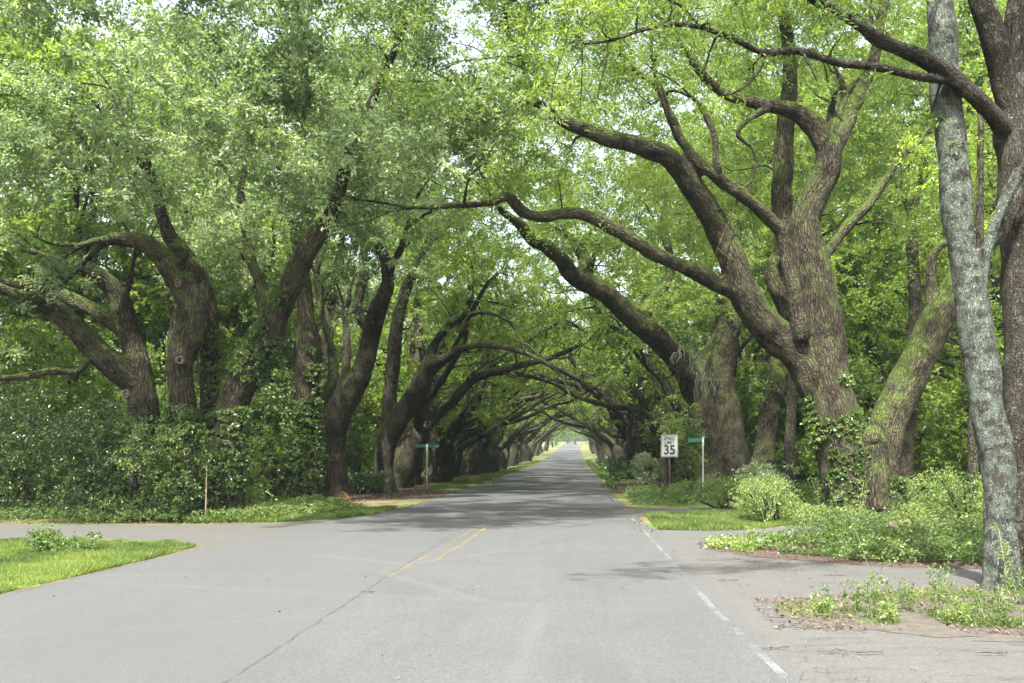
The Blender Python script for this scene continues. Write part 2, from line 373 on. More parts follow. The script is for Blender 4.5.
# ------------------------------------------------------------------ leaves
def leaf_mesh(name, C, mat, n_twig=6, n_leaf=9, twig=.42, size=.085, ratio=.42, quad=True, droop=.25, flat=.6, seed=0, up=.7, origin=None, var0=None):
    """sprays of leaves round the centres C: short twigs with alternate leaves"""
    r = np.random.default_rng(seed); C = np.asarray(C, float); N = len(C)
    cv = .5+.26*noise3(C/2.3, seed+9)+.3*noise3(C/.8, seed+10)+r.normal(0, .12, N) if var0 is None else var0
    td = r.normal(size=(N, n_twig, 3)); td[..., 2] = td[..., 2]*flat-droop; td = unit(td)
    tl = twig*r.uniform(.5, 1.2, (N, n_twig, 1))
    t = (np.arange(n_leaf)+r.uniform(0, 1, (N, n_twig, n_leaf)))/n_leaf
    p = C[:, None, None]+td[:, :, None]*tl[:, :, None]*t[..., None]; p[..., 2] -= .35*droop*t**2*tl
    p = p+r.normal(0, twig*.07, p.shape)
    d = unit(td[:, :, None]*.7+r.normal(0, .75, p.shape)); n = r.normal(size=p.shape)*.8; n[..., 2] += up
    s = unit(np.cross(d, n)); L = size*r.uniform(.6, 1.25, t.shape)[..., None]
    p, d, s, L = (x.reshape(-1, x.shape[-1]) for x in (p, d, s, L)); nn = np.cross(s, d)
    var = np.repeat(cv, n_twig*n_leaf)+r.normal(0, .13, len(p))
    if quad:
        w = L*ratio*.5; V = np.stack([p, p+d*L*.5+s*w+nn*L*.08, p+d*L, p+d*L*.5-s*w+nn*L*.08], 1); k = 4
    else:
        w = L*ratio*.62; V = np.stack([p+s*w, p+d*L, p-s*w], 1); k = 3
    if origin is not None: V = V-np.asarray(origin)
    Fc = np.arange(len(p)*k).reshape(-1, k)
    return mesh_np(name, V.reshape(-1, 3), Fc, mat, {'var': ('FACE', 'FLOAT', np.clip(var, 0, 1))})
def blob_points(blobs, per_m3, seed=0, carve=.0, cs=1.3, shell=.5):
    r = np.random.default_rng(seed); out = []
    for b in blobs:
        c, rad = np.array(b[:3]), np.array(b[3:6]); k = b[6] if len(b) > 6 else 1.0
        n = max(3, int(4.19*rad.prod()*per_m3*k)); d = unit(r.normal(size=(n, 3))); u = r.uniform(0, 1, n)
        u = np.where(r.uniform(size=n) < shell, .75+.3*u, u**.4)
        p = c+d*rad*u[:, None]*(1+.25*noise3(d*2+c, seed))[:, None]
        p = p[noise3(p/cs, seed+3)+.4*noise3(p/(cs*.4), seed+4) > carve]; out.append(p)
    return np.vstack(out)
def pxb(x, y, Y, rx, ry, rz, k=1.0): c = P(x, y, Y); return (c[0], c[1], c[2], rx, ry, rz, k)
def pxl(pts, dY=0):                                  # limb from (px, py, depth, half width in px)
    out = []
    for x, y, Y, w in pts:
        p = P(x, y, Y); out.append([p[0], p[1], p[2], w*Y/F])
    return np.array(out)
def branches_to(limbs, pts, n, seed, r0=.05, sag=.0, minr=.06, maxd=6):
    """thin boughs that leave the nearest limb and run out to foliage sprays"""
    r = np.random.default_rng(seed); A = np.vstack([crom(l, .4) for l in limbs if l[:, 3].max() > .03]); out = []
    if len(pts) == 0: return out
    sel = pts[r.permutation(len(pts))[:n]]; nodes = A.copy()
    dist0 = np.array([np.linalg.norm(A[:, :3]-t, axis=1).min() for t in sel]); sel = sel[dist0.argsort()]
    for t in sel:
        d = np.linalg.norm(nodes[:, :3]-t, axis=1); i = (d+np.where(nodes[:, 2] > t[2]+.8, .8, 0)).argmin()
        if d[i] < .25 or d[i] > maxd: continue
        a = nodes[i]; rr = min(a[3]*.6, .016+.012*d[i], r0); k = max(3, int(d[i]/.5)+2); s = np.linspace(0, 1, k)[:, None]
        q = a[:3]*(1-s)+t*s; wob = r.normal(0, .09*d[i]**.7, (k, 3)); wob[0] = 0; q = q+wob*np.sin(s*np.pi)+np.array([0, 0, 1])*(.14*d[i]*np.sin(s*np.pi))
        rad = rr*(1-s)+.006*s; l = np.hstack([q, rad]); out.append(l); nodes = np.vstack([nodes, l[1:]])
    return out
def fork_on(limbs, seed):
    r = np.random.default_rng(seed+900); out = []
    def go(p, d, rr, L, lvl):
        q = [[*p, rr]]; n = 5
        for i in range(n):
            d = unit(d+r.normal(0, .22, 3)+np.array([0, 0, .03])); p = p+d*L/n; q.append([*p, rr*(1-.75*(i+1)/n)])
            if lvl < 2 and i in (1, 3): go(p, unit(d+r.normal(0, .55, 3)), rr*.45, L*.6, lvl+1)
        out.append(np.array(q))
    for l in limbs:
        if len(l) < 4 or l[-1, 3] < .03: continue
        e = l[-1]; d = unit(l[-1, :3]-l[-2, :3])
        for k in range(2): go(e[:3]-d*.1, unit(d+r.normal(0, .28, 3)), e[3]*(.95, .6)[k], r.uniform(1.8, 3.2), 0)
    return out
def tree(name, label, cat, loc, limbs, bark_m, crown_pts, leaf_m, group=None, remesh=0, leaf_kw={}, nbr=60, seed=1, flare=.35, ivy=None, step=.3, lump=.09, crown_parts=None, maxd=6):
    t = thing(name, label, cat, loc, 0, group); o = np.array([*loc, 0.])
    fk = fork_on(limbs, seed); br = fk+(branches_to(limbs+fk, crown_pts, nbr, seed, maxd=maxd) if nbr else [])
    me = build_tubes('trunk', [l-o for l in limbs+br], bark_m, remesh, step, 0.0, flare, lump=lump); link('trunk', me, t)
    if len(crown_pts):
        link('crown', leaf_mesh('crown', crown_pts, leaf_m, seed=seed, origin=loc, **leaf_kw), t)
    if ivy is not None:
        pts = ivy; link('ivy', leaf_mesh('ivy', pts, M['leaf_ivy'], n_twig=3, n_leaf=4, twig=.10, size=.085, ratio=.85, droop=.4, seed=seed+5, origin=loc, up=.3), t)
    return t
def ivy_pts(limbs, zmax, n, seed, thr=0.0, pad=1.03, zmin=0, side=None):
    r = np.random.default_rng(seed); out = []
    for l in limbs:
        q = crom(l, .2); T, N, B = frames(q[:, :3]); k = r.integers(0, len(q), n); a = r.uniform(0, 2*np.pi, n)
        p = q[k, :3]+(N[k]*np.cos(a)[:, None]+B[k]*np.sin(a)[:, None])*(q[k, 3]*pad+.03+r.uniform(0, .06, n))[:, None]
        ok = (p[:, 2] < zmax+.6*noise3(p*1.3, seed)) & (p[:, 2] > zmin) & (noise3(p*1.6, seed+1) > thr)
        if side is not None: ok &= (p-q[k, :3]) @ np.array(side) > 0
        out.append(p[ok])
    return np.vstack(out)

# ------------------------------------------------------------------ ground sheets
def sheet(name, pts, z, mat, jit=.0, kind='structure', seed=0, step=.5, drape=False):
    r = np.random.default_rng(seed); P2 = []
    for i in range(len(pts)):
        a, b = np.array(pts[i]), np.array(pts[(i+1) % len(pts)]); n = max(1, int(np.linalg.norm(b-a)/step)) if jit else 1
        for k in range(n):
            p = a+(b-a)*k/n; P2.append(p+(r.normal(0, jit, 2) if jit and n > 1 else 0))
    bm = bmesh.new(); vs = [bm.verts.new((p[0], p[1], z+(zgf(p[1])-Z0 if drape else 0))) for p in P2]
    f = bm.faces.new(vs); f.normal_update()
    if f.normal.z < 0: f.normal_flip()
    bmesh.ops.triangulate(bm, faces=[f]); me = bpy.data.meshes.new(name); bm.to_mesh(me); bm.free(); me.materials.append(mat)
    o = link(name, me); return tag(o, kind=kind) if kind else o
def strip(name, fx0, fx1, ys, z, mat, nx=1, parent=None):
    V = []; 
    for Y in ys:
        for i in range(nx+1):
            x = fx0(Y)+(fx1(Y)-fx0(Y))*i/nx; V.append((x, Y, z+zgf(Y)-Z0))
    n = nx+1; Fc = [(a*n+i, a*n+i+1, (a+1)*n+i+1, (a+1)*n+i) for a in range(len(ys)-1) for i in range(nx)]
    me = mesh_np(name, np.array(V), np.array(Fc), mat, smooth=True); return link(name, me, parent)
YS = np.r_[np.arange(-30, 100, 4.0), np.arange(100, 700, 8.0)]
# land: one sheet to the horizon
gx = np.r_[-900, -400, -150, np.arange(-60, 61, 6), 150, 400, 900]; gy = np.r_[-120, -60, YS, 800, 1000, 1400, 2000]
V = np.array([(x, y, zgf(min(y, 700))-Z0+.6*(abs(x) > 80)*math.sin(x)) for y in gy for x in gx]); n = len(gx)
Fg = np.array([(a*n+i, a*n+i+1, (a+1)*n+i+1, (a+1)*n+i) for a in range(len(gy)-1) for i in range(n-1)])
tag(link('ground', mesh_np('ground', V, Fg, M['ground'], smooth=True)), kind='structure')

def xl(Y): return float(np.interp(Y, [0, 12, 18, 27, 34, 700], [-6.95, -6.85, -6.65, -5.8, -5.3, -5.3]))
def xr(Y): return float(np.interp(Y, [0, 12, 17, 20, 30, 34, 700], [1.75, 1.75, 1.72, 1.72, 1.66, 1.6, 1.6]))
jr = np.random.default_rng(3)
YR = np.r_[np.arange(-30, 6, 4.0), np.arange(6, 60, .35), np.arange(60, 700, 4.0)]
jl = {float(Y): jr.normal(0, .035) for Y in YR}; jj = {float(Y): jr.normal(0, .03) for Y in YR}
road = strip('road', lambda Y: xl(Y)+jl[float(Y)], lambda Y: xr(Y)+jj[float(Y)], YR, .020, M['road'], 4); tag(road, kind='structure')
def mark(name, pts, w, mat):
    V, Fc = [], []
    for i, (x, Y) in enumerate(pts): V += [(x-w/2, Y, .0245+zgf(Y)-Z0), (x+w/2, Y, .0245+zgf(Y)-Z0)]
    for i in range(len(pts)-1): Fc.append((2*i, 2*i+1, 2*i+3, 2*i+2))
    return link(name, mesh_np(name, np.array(V), np.array(Fc), mat), road)
mark('yellow_line', [(-2.54, 13.6), (-2.5, 15.0), (-2.36, 18.5), (-2.26, 22)], .06, M['yellow'])
mark('yellow_line', [(-2.2, 15.6), (-2.1, 18.5), (-2.02, 23.2)], .09, M['yellow'])
mark('edge_line', [(1.68, 4), (1.58, 7.4), (1.50, 11), (1.51, 17), (1.5, 27), (1.48, 40)], .075, M['white'])

# side street on the left, in front of the ivy bank
tag(sheet('side_street', [(-6.2, 18.0), (-6.9, 18.6), (-8.5, 18.9), (-40, 19.0), (-40, 24.2), (-9, 23.9), (-7.4, 24.4), (-5.8, 26.8), (-5.4, 26.0), (-5.6, 20)], .012, M['gravel'], .03), kind='structure')
# aprons on the right
sheet('driveway', [(1.4, 2), (30, 2), (30, 16.0), (8, 16), (5, 17.5), (3.6, 18.7), (1.4, 18.9)], .012, M['apron'], .03)
sheet('driveway', [(1.4, 18.5), (3.2, 18.5), (5.5, 19.8), (12, 21.6), (40, 27), (40, 30), (12, 25.2), (5.2, 23.2), (3.2, 23), (1.4, 23)], .009, M['apron'], .03)
sheet('driveway', [(1.4, 27.2), (4, 27.2), (5, 29.3), (9, 31), (30, 38), (30, 42), (9, 34), (3.6, 31.4), (1.9, 31.4), (1.3, 32.5)], .012, M['gravel'], .03)
sheet('footpath', [(1.6, 45), (2.1, 44), (4.4, 47), (4.6, 56), (3.0, 66), (2.0, 63), (1.5, 58)], .012, M['straw'], .05)
sheet('footpath', [(-5.4, 38), (-7.8, 35.5), (-12, 34), (-14, 40), (-12, 47), (-8.0, 52), (-6.6, 60), (-5.3, 58), (-5.3, 48)], .008, M['straw'], .05)
sheet('dirt_patch', [G(770, 602), G(870, 592), G(1000, 590), (12, 12.4), (12, 9.0), G(1024, 645), G(900, 634), G(800, 628)], .016, M['dirt'], .07, step=.16)
LAWN_L = [(-40, 11.6), (-10, 11.6), (-6.9, 11.8), (-6.85, 13.5), (-6.8, 16), (-6.85, 18.1), (-7.6, 18.75), (-9, 18.8), (-40, 18.85)]
sheet('dirt_edge', [(-40, 11.4), (-10, 11.4), (-6.74, 11.6), (-6.70, 13.5), (-6.64, 16), (-6.55, 18.1), (-6.7, 18.85), (-9, 19.0), (-40, 19.05)], .0225, M['dirt'], .05, step=.22)
sheet('lawn', LAWN_L, .027, M['lawn'], .04, step=.25)
LAWN_L0 = [(-40, 0), (-7.05, 0), (-6.95, 8), (-6.9, 11.8), (-40, 11.8)]
sheet('lawn', LAWN_L0, .014, M['lawn'], .03)
LAWN_R = [(1.85, 22.3), (2.9, 22.0), (3.6, 22.2), (5.4, 24.0), (5.0, 28.0), (2.6, 28.2), (1.95, 28.0)]
sheet('lawn', LAWN_R, .016, M['lawn'], .03)
LAWN_L2 = [(-5.6, 27.6), (-6.2, 25.8), (-7.6, 24.8), (-9.6, 24.5), (-9.2, 27), (-8.0, 30.5), (-5.5, 31.0)]
sheet('lawn', LAWN_L2, .016, M['lawn'], .03)
LAWN_L3 = [(-5.4, 46), (-6.4, 44.8), (-6.8, 48), (-7.2, 60), (-6.9, 90), (-6.7, 160), (-5.4, 160)]
sheet('lawn', LAWN_L3, .014, M['lawn'], .03)
LAWN_R2 = [(1.7, 66), (2.4, 66), (2.6, 74), (2.6, 160), (1.7, 160)]
sheet('lawn', LAWN_R2, .014, M['lawn'], .05)

def in_poly(p, poly):
    x, y = p[:, 0], p[:, 1]; c = np.zeros(len(p), bool); n = len(poly)
    for i in range(n):
        x1, y1 = poly[i]; x2, y2 = poly[(i+1) % n]
        if y1 == y2: continue
        c ^= ((y1 > y) != (y2 > y)) & (x < (x2-x1)*(y-y1)/(y2-y1)+x1)
    return c
def scatter(poly, n, seed, thr=None, cs=.7, xmin=None, ymin=None):
    r = np.random.default_rng(seed); a = np.array(poly); lo, hi = a.min(0), a.max(0)
    if xmin is not None: lo[0] = max(lo[0], xmin)
    if ymin is not None: lo[1] = max(lo[1], ymin)
    hi = np.minimum(hi, [40, 400]); p = r.uniform(lo, hi, (n, 2)); p = p[in_poly(p, poly)]
    q = np.c_[p, np.zeros(len(p))]
    if thr is not None: q = q[noise3(q/cs, seed) > thr]
    return q
def grass(poly, n, h, seed, label, w=.006, thr=None, cs=.7, xmin=None, lean=.5, mat='grass', name='grass'):
    r = np.random.default_rng(seed+50); p = scatter(poly, n, seed, thr, cs, xmin); m = len(p)
    p[:, 2] = zg(p[:, 1])-Z0+.012; hh = h*r.uniform(.35, 1.4, (m, 1))*(1+.5*noise3(p/.9, 4)+.4*noise3(p/.25, 5))[:, None]
    a = r.uniform(0, 6.28, m); s = np.c_[np.cos(a), np.sin(a), np.zeros(m)]; w_ = w*(1+p[:, 1:2]/25)
    tip = p+np.c_[r.normal(0, lean, (m, 2))*hh, hh]
    V = np.stack([p-s*w_, p+s*w_, tip], 1).reshape(-1, 3)
    var = .45+.4*noise3(p/1.1, 8)+.25*noise3(p/.3, 9)+r.normal(0, .15, m)
    return tag(link(name, mesh_np(name, V, np.arange(m*3).reshape(-1, 3), M[mat], {'var': ('FACE', 'FLOAT', np.clip(var, 0, 1))})), label, 'grass', None, 'stuff')
grass(LAWN_L, 330000, .075, 1, 'bright short grass of the verge beside the side street', xmin=-13)
grass(LAWN_R, 60000, .09, 2, 'bright grass strip between two driveways on the right')
grass(LAWN_L2, 60000, .09, 3, 'grass wedge at the corner beyond the side street')
grass(LAWN_L3, 130000, .10, 5, 'thin roadside grass under the left row of oaks', thr=-.1, cs=2)
grass(LAWN_R2, 60000, .10, 6, 'thin roadside grass under the right row of oaks', thr=-.2, cs=2)
DIRT = [(2.3, 9.9), (3.4, 9.7), (5.0, 9.6), (8.5, 9.3), (8.5, 12.6), (5.2, 12.5), (3.5, 12.0), (2.2, 11.2)]
grass(DIRT, 34000, .055, 7, 'sparse weedy grass on the dirt patch by the lichen covered tree', thr=-.15, cs=.5, lean=.9, w=.004)
def litter(poly, n, seed, label, size=.06, thr=None, cs=.8, mat='litter'):
    r = np.random.default_rng(seed); p = scatter(poly, n, seed, thr, cs); m = len(p); p[:, 2] = zg(p[:, 1])-Z0+.03+r.uniform(0, .015, m)
    a = r.uniform(0, 6.28, m); d = np.c_[np.cos(a), np.sin(a), r.normal(0, .3, m)]; s = np.c_[-np.sin(a), np.cos(a), r.normal(0, .3, m)]; L = size*r.uniform(.5, 1.2, (m, 1))
    V = np.stack([p-d*L*.5, p+s*L*.22, p+d*L*.5, p-s*L*.22], 1).reshape(-1, 3)
    tag(link('leaf_litter', mesh_np('leaf_litter', V, np.arange(m*4).reshape(-1, 4), M[mat], {'var': ('FACE', 'FLOAT', r.uniform(0, 1, m))})), label, 'leaf litter', None, 'stuff')
litter([(1.7, 3), (12, 3), (12, 14), (4.6, 14.6), (2.2, 17.5)], 5200, 13, 'dark bits of bark and twig strewn over the dusty apron', .035, thr=.05, cs=.9, mat='bits')
litter([(-6.95, 6), (-6.4, 6), (-6.3, 12), (-6.1, 18.3), (-7.4, 19.3), (-20, 19.5), (-20, 18.9), (-7.6, 18.8), (-6.8, 18), (-6.85, 13)], 2600, 14, 'dark grit and bits along the edge of the left verge', .03, thr=-.05, cs=.6, mat='bits')
litter([(-6.5, 5), (1.6, 5), (1.6, 45), (-5.2, 45), (-5.6, 27)], 1500, 15, 'few small leaves and bits lying about on the road', .04, thr=.0, cs=1.5, mat='litter')
litter([(-5.9, 27), (-5.1, 27), (-4.9, 60), (-5.7, 60)], 2600, 16, 'fallen leaves gathered along the left road edge', .06, thr=-.1, cs=1.2)
litter([(1.3, 20), (1.9, 20), (1.9, 60), (1.3, 60)], 1500, 17, 'fallen leaves gathered along the right road edge', .06, thr=-.1, cs=1.2)
ISL_R = [(2.3, 17.7), (3.3, 16.0), (4.7, 14.9), (7.3, 14.3), (16, 14.3), (16, 23), (11, 21.9), (5.6, 20.4), (3.2, 19.6), (2.3, 18.8)]
sheet('leaf_mulch', ISL_R, .016, M['straw'], .06, step=.2)
litter(ISL_R, 16000, 1, 'brown dead leaves along the front of the ivy bed round the big oak')
litter([(1.9, 9.6), (3.4, 9.3), (5.0, 9.1), (8.5, 8.8), (8.5, 13), (5.2, 12.8), (3.5, 12.3), (2.0, 11.5)], 6500, 2, 'brown dead leaves lying on the dirt patch', thr=-.1)
litter([(1.9, 3), (12, 3), (12, 14), (4.6, 14.6), (2.2, 17.5)], 5200, 3, 'scattered dead leaves and bits on the dusty apron', .028)
litter([(-5.4, 38), (-7.8, 34), (-13, 32), (-14, 40), (-12, 47), (-8.0, 52), (-6.6, 60), (-5.3, 58)], 9000, 4, 'brown fallen leaves under the left row of oaks', .09)
litter([(-30, 23.8), (-8, 23.8), (-7.4, 24.7), (-30, 24.7)], 3500, 5, 'dead leaves along the edge of the side street')

# ------------------------------------------------------------------ the big oak on the right
K_NEAR = dict(up=.05, n_twig=6, n_leaf=8, twig=.42, size=.10, ratio=.42)
K_MID = dict(up=.0, n_twig=6, n_leaf=8, twig=.5, size=.12, ratio=.45, quad=False)
K_FAR = dict(n_twig=5, n_leaf=7, twig=.6, size=.19, ratio=.5, quad=False)
t1 = [pxl([(862, 540, 27, 44), (860, 505, 27, 37), (851, 470, 27, 33), (837, 425, 27, 28), (825, 380, 27, 25), (820, 330, 27, 24), (815, 290, 27, 21), (809, 255, 27, 18), (805, 225, 27, 15), (813, 200, 27, 14), (826, 172, 27, 13.5), (829, 146, 27, 13.5)]),
      pxl([(829, 150, 27, 12), (815, 128, 27, 11), (795, 112, 27, 9), (768, 105, 26.5, 7), (735, 97, 26, 6), (714, 86, 26, 5), (690, 60, 25.5, 4)]),
      pxl([(829, 152, 27, 11), (842, 130, 27.2, 9), (854, 104, 27.5, 8), (865, 80, 28, 7), (876, 50, 28, 6), (884, 0, 28.5, 5), (900, -70, 29, 4)]),
      pxl([(822, 395, 27, 20), (800, 356, 26.8, 19), (780, 338, 26.7, 18), (762, 322, 26.5, 16), (742, 290, 26.2, 15), (733, 262, 26, 13.5), (721, 234, 26, 13), (701, 200, 25.5, 12), (677, 165, 25, 10.5), (656, 151, 24.5, 9.5), (615, 140, 24, 8), (590, 132, 23.5, 7), (566, 123, 23, 5.5), (540, 105, 22.5, 4)]),
      pxl([(740, 292, 26.3, 10), (720, 286, 26, 8.5), (700, 274, 25.5, 8.5), (672, 262, 25, 8), (644, 247, 24.5, 7), (603, 223, 24, 6.5), (574, 213, 23.5, 6), (540, 217, 23, 5.5), (521, 210, 22.6, 5.5), (507, 197, 22.3, 5), (488, 203, 22, 4), (450, 206, 21.5, 3), (405, 208, 21, 2)]),
      pxl([(802, 340, 26.3, 9), (797, 310, 26.2, 8.5), (790, 270, 26.2, 8), (783, 236, 26.2, 7.5), (770, 220, 26, 7), (746, 199, 25.6, 6.5), (717, 177, 25.2, 6), (700, 164, 25, 5.5), (681, 140, 25, 5), (670, 115, 25, 4.5), (655, 80, 25, 4)]),
      pxl([(717, 178, 25.2, 4), (716, 160, 25, 4), (714, 135, 25, 3.5), (703, 110, 25, 3), (690, 95, 25, 2)]),
      pxl([(800, 330, 27.6, 11), (790, 280, 28, 10), (784, 240, 28, 10), (782, 190, 28, 10), (785, 130, 28.3, 9), (790, 60, 28.5, 7), (780, 0, 29, 5)]),
      pxl([(800, 350, 27.3, 9), (786, 312, 27.5, 7.5), (774, 285, 27.5, 8), (771, 268, 27.5, 7), (778, 255, 27.6, 5)]),
      pxl([(818, 268, 27.2, 8), (828, 250, 27.5, 6), (848, 226, 27.8, 5.5), (867, 206, 28, 5), (884, 182, 28.5, 4.5), (905, 150, 29, 3.5)]),
      pxl([(880, 540, 27, 28), (880, 500, 27, 23), (880, 465, 27, 19), (888, 425, 27.2, 18), (904, 388, 27.5, 18), (921, 352, 27.8, 18), (940, 315, 28, 16), (957, 285, 28.2, 14), (980, 250, 28.5, 12), (1010, 215, 29, 10), (1050, 150, 29.5, 7)]),
      pxl([(936, 318, 28, 9), (932, 290, 28, 6), (932, 262, 28, 5), (940, 247, 28, 4), (952, 240, 28, 3.5)]),
      pxl([(770, 107, 26.5, 4), (748, 120, 26, 3), (738, 135, 26, 2.5), (752, 148, 26, 2.2), (755, 165, 26, 2), (750, 185, 26, 1.5)]),
      pxl([(868, 432, 26.6, 11), (870, 438, 26.42, 10.5), (871, 443, 26.36, 8)]), pxl([(868, 438, 26.8, 17), (866, 470, 26.7, 22), (866, 510, 26.6, 27)])]
b1 = [pxb(540, 70, 22, 1.9, 1.8, 1.1, .8), pxb(600, 30, 23, 2.2, 2, 1.3), pxb(500, 150, 22, 1.7, 1.8, 1.0), pxb(470, 190, 21.5, 1.5, 1.6, .7, .8), pxb(560, 175, 25, 1.2, 1.5, .7, .6),
      pxb(620, 195, 28, 1.5, 1.5, .7, .5), pxb(680, 40, 26, 2.2, 2.2, 1.2, .7), pxb(750, 20, 27, 2.2, 2, 1.4, .7), pxb(700, -60, 26, 3.5, 3.5, 2.0), pxb(820, -30, 28, 3.2, 3, 1.6), pxb(850, 60, 30, 1.8, 1.6, 1.2, .5),
      pxb(900, 150, 31, 1.6, 1.6, 1.4, .7), pxb(950, 60, 30, 2, 2, 1.6, .5), pxb(1010, 120, 30, 1.8, 2, 2, .8), pxb(640, 95, 25.5, 1.3, 1.3, .8, .6), pxb(560, -40, 22, 3, 3, 1.6), pxb(700, 130, 27, 1.0, 1.2, .8, .4),
      pxb(885, 255, 32, 1.2, 1.2, 1.0, .5), pxb(480, 90, 20, 2.0, 2.0, 1.2, .8), pxb(440, 20, 21, 2.2, 2.2, 1.6, .8), pxb(735, 60, 25, .9, 1.1, .7, .6), pxb(600, 235, 24.5, .8, .8, .3, .6)]
b1 += [pxb(660, 225, 30, 1.6, 1.3, .9, .9), pxb(695, 250, 31, 1.3, 1.2, .9, .9), pxb(555, 165, 26, 1.5, 1.3, .8), pxb(750, 250, 31, 1.3, 1.2, 1.0, .8), pxb(630, 170, 28, 1.2, 1.2, .6, .8), pxb(745, 150, 30, 1.3, 1.2, .9, .8), pxb(870, 130, 30, 1.3, 1.2, .9, .9), pxb(720, 215, 32, 1.8, 1.4, 1.3, 1), pxb(745, 180, 33, 1.8, 1.4, 1.4, 1), pxb(690, 210, 33, 1.5, 1.4, 1.0, .9), pxb(860, 180, 33, 1.8, 1.4, 1.4, .9), pxb(760, 60, 32, 2.2, 1.5, 1.4, .8), pxb(540, 175, 28, 1.4, 1.2, .8)]
b1 += [pxb(x, y, Y, 3, 2.6, 2.2, .5) for x, y, Y in ((640, 40, 31), (760, -20, 32), (560, 0, 29), (870, 20, 33), (960, 160, 36), (1000, 20, 35), (820, -90, 27), (480, -60, 24), (600, -110, 24), (920, -60, 31), (1040, 60, 33))]
c1 = blob_points(b1, 10, 11, carve=.1, cs=1.2)
def veil(x0, x1, y0, y1, Y0, Y1, per, seed):            # thin, evenly spread foliage that closes the view between the clumps
    r = np.random.default_rng(seed); a, b = P(x0, y1, Y1), P(x1, y0, Y1); n = int((Y1-Y0)*(b[0]-a[0])*(b[2]-a[2])*per*.8)
    Y = r.uniform(Y0, Y1, n); x = r.uniform(x0, x1, n); y = r.uniform(y0, y1, n); p = np.stack([(x-VX)/F*Y, Y, CH+(HY-y)/F*Y], -1)
    return p[noise3(p/1.5, seed) > -.25]
c1 = np.vstack([c1, veil(500, 940, -60, 240, 28, 36, 1.7, 61)])

tree('live_oak', 'huge forked live oak with ivy up its base, in the leafy bed on the right', 'tree', (7.9, 27, 0), t1, M['bark'], c1, M['leaf_yel'],
     remesh=.05, leaf_kw=K_NEAR, nbr=150, seed=21, flare=.25,
     ivy=np.vstack([ivy_pts(t1[:1], 3.9, 5200, 3, .0, pad=.93, side=(-.3, -1, 0)), ivy_pts([t1[0][:4], t1[10][:3]], 1.1, 1000, 4, -.1, pad=.93)]))

# ------------------------------------------------------------------ second oak on the right, limb arching over the road
t2 = [pxl([(720, 505, 42, 38), (720, 480, 42, 32), (718, 445, 42, 28.5), (714, 410, 42, 27), (712, 380, 42, 24), (722, 350, 42, 17), (728, 320, 42, 12), (728, 280, 42.5, 9), (735, 230, 43, 7)]),
      pxl([(706, 405, 42, 15), (693, 388, 41.7, 13), (681, 364, 41, 12), (660, 341, 40, 11.5), (632, 318, 39, 11), (603, 291, 38, 10), (574, 276, 37, 9), (558, 255, 36, 8), (533, 239, 35, 7), (519, 224, 34, 5), (500, 210, 33, 4)]),
      pxl([(748, 500, 42.4, 14), (762, 470, 42.6, 12), (766, 440, 43, 10.5), (771, 405, 43, 10), (778, 380, 43, 10), (782, 350, 43.5, 8), (800, 310, 44, 6)]),
      pxl([(577, 278, 37, 6), (585, 262, 37.5, 6), (580, 250, 38, 6), (572, 240, 38.5, 4)]),
      pxl([(640, 322, 39.3, 8), (652, 300, 40, 6), (668, 280, 41, 5), (670, 250, 41.5, 4)])]
b2 = [pxb(630, 265, 46, 1.6, 1.4, 1.0), pxb(705, 270, 46, 1.6, 1.4, 1.2), pxb(560, 215, 44, 1.8, 1.4, 1.0), pxb(690, 310, 39, 1.9, 1.8, 1.1), pxb(660, 335, 43, 1.5, 1.6, 1.1, .8), pxb(730, 300, 41, 1.7, 1.6, 1.2, .7), pxb(600, 240, 37, 2.4, 2, 1.2, .8), pxb(540, 200, 36, 2.4, 2.2, 1.4), pxb(650, 190, 41, 3, 2.5, 1.6, .8),
      pxb(760, 200, 44, 3, 2.5, 2, .7), pxb(560, 130, 38, 4, 3, 2), pxb(700, 110, 40, 3, 2.4, 1.6), pxb(600, 90, 38, 3.5, 2.6, 1.6), pxb(755, 385, 40, 1.0, 1.0, .6, .9), pxb(560, 300, 40, 1.7, 1.7, .8, .5), pxb(620, 265, 42, 1.6, 1.6, .8, .6)]
tree('live_oak', 'massive live oak behind the right street sign, mossy limb bowed over the road', 'tree', (6.1, 42, 0), t2, M['bark'], np.vstack([veil(520, 900, 60, 320, 40, 50, .75, 62), veil(470, 680, 170, 320, 50, 58, .8, 64), blob_points(b2+[pxb(x, y, 44, 3, 2.4, 2.0) for x, y in ((660, 160), (600, 210), (760, 60), (720, 180), (840, 120), (920, 180), (880, 260), (840, 330))], 4.6, 12, .06)]), M['leaf_yel'],
     remesh=.07, leaf_kw=K_MID, nbr=90, seed=22, flare=.25)
mh = []
r = np.random.default_rng(5)
for (x, y, L) in ((684, 345, 1.0), (693, 350, 1.3), (700, 372, 1.5), (705, 360, 1.2), (690, 335, .8), (712, 378, 1.0), (676, 352, .7)):
    for k in range(5):
        p = P(x+r.normal(0, 3), y, 39); q = [[*p, .008]]
        for j in range(5): p = p+np.array([r.normal(0, .07), r.normal(0, .07), -L*.7/5]); q.append([*p, 0.008-.0012*j])
        mh.append(np.array(q))
hm = thing('hanging_moss', 'pale grey moss hanging in strands in front of the oak beside the street sign', 'moss', tuple(mh[0][0, :3]))
me = build_tubes('strands', [l-np.array([*mh[0][0, :3], 0]) for l in mh], M['moss_hang'], step=.15, thin_sides=4)
me.attributes.new('var', 'FLOAT', 'POINT').data.foreach_set('value', np.full(len(me.vertices), .5, np.float32)); link('strands', me, hm)

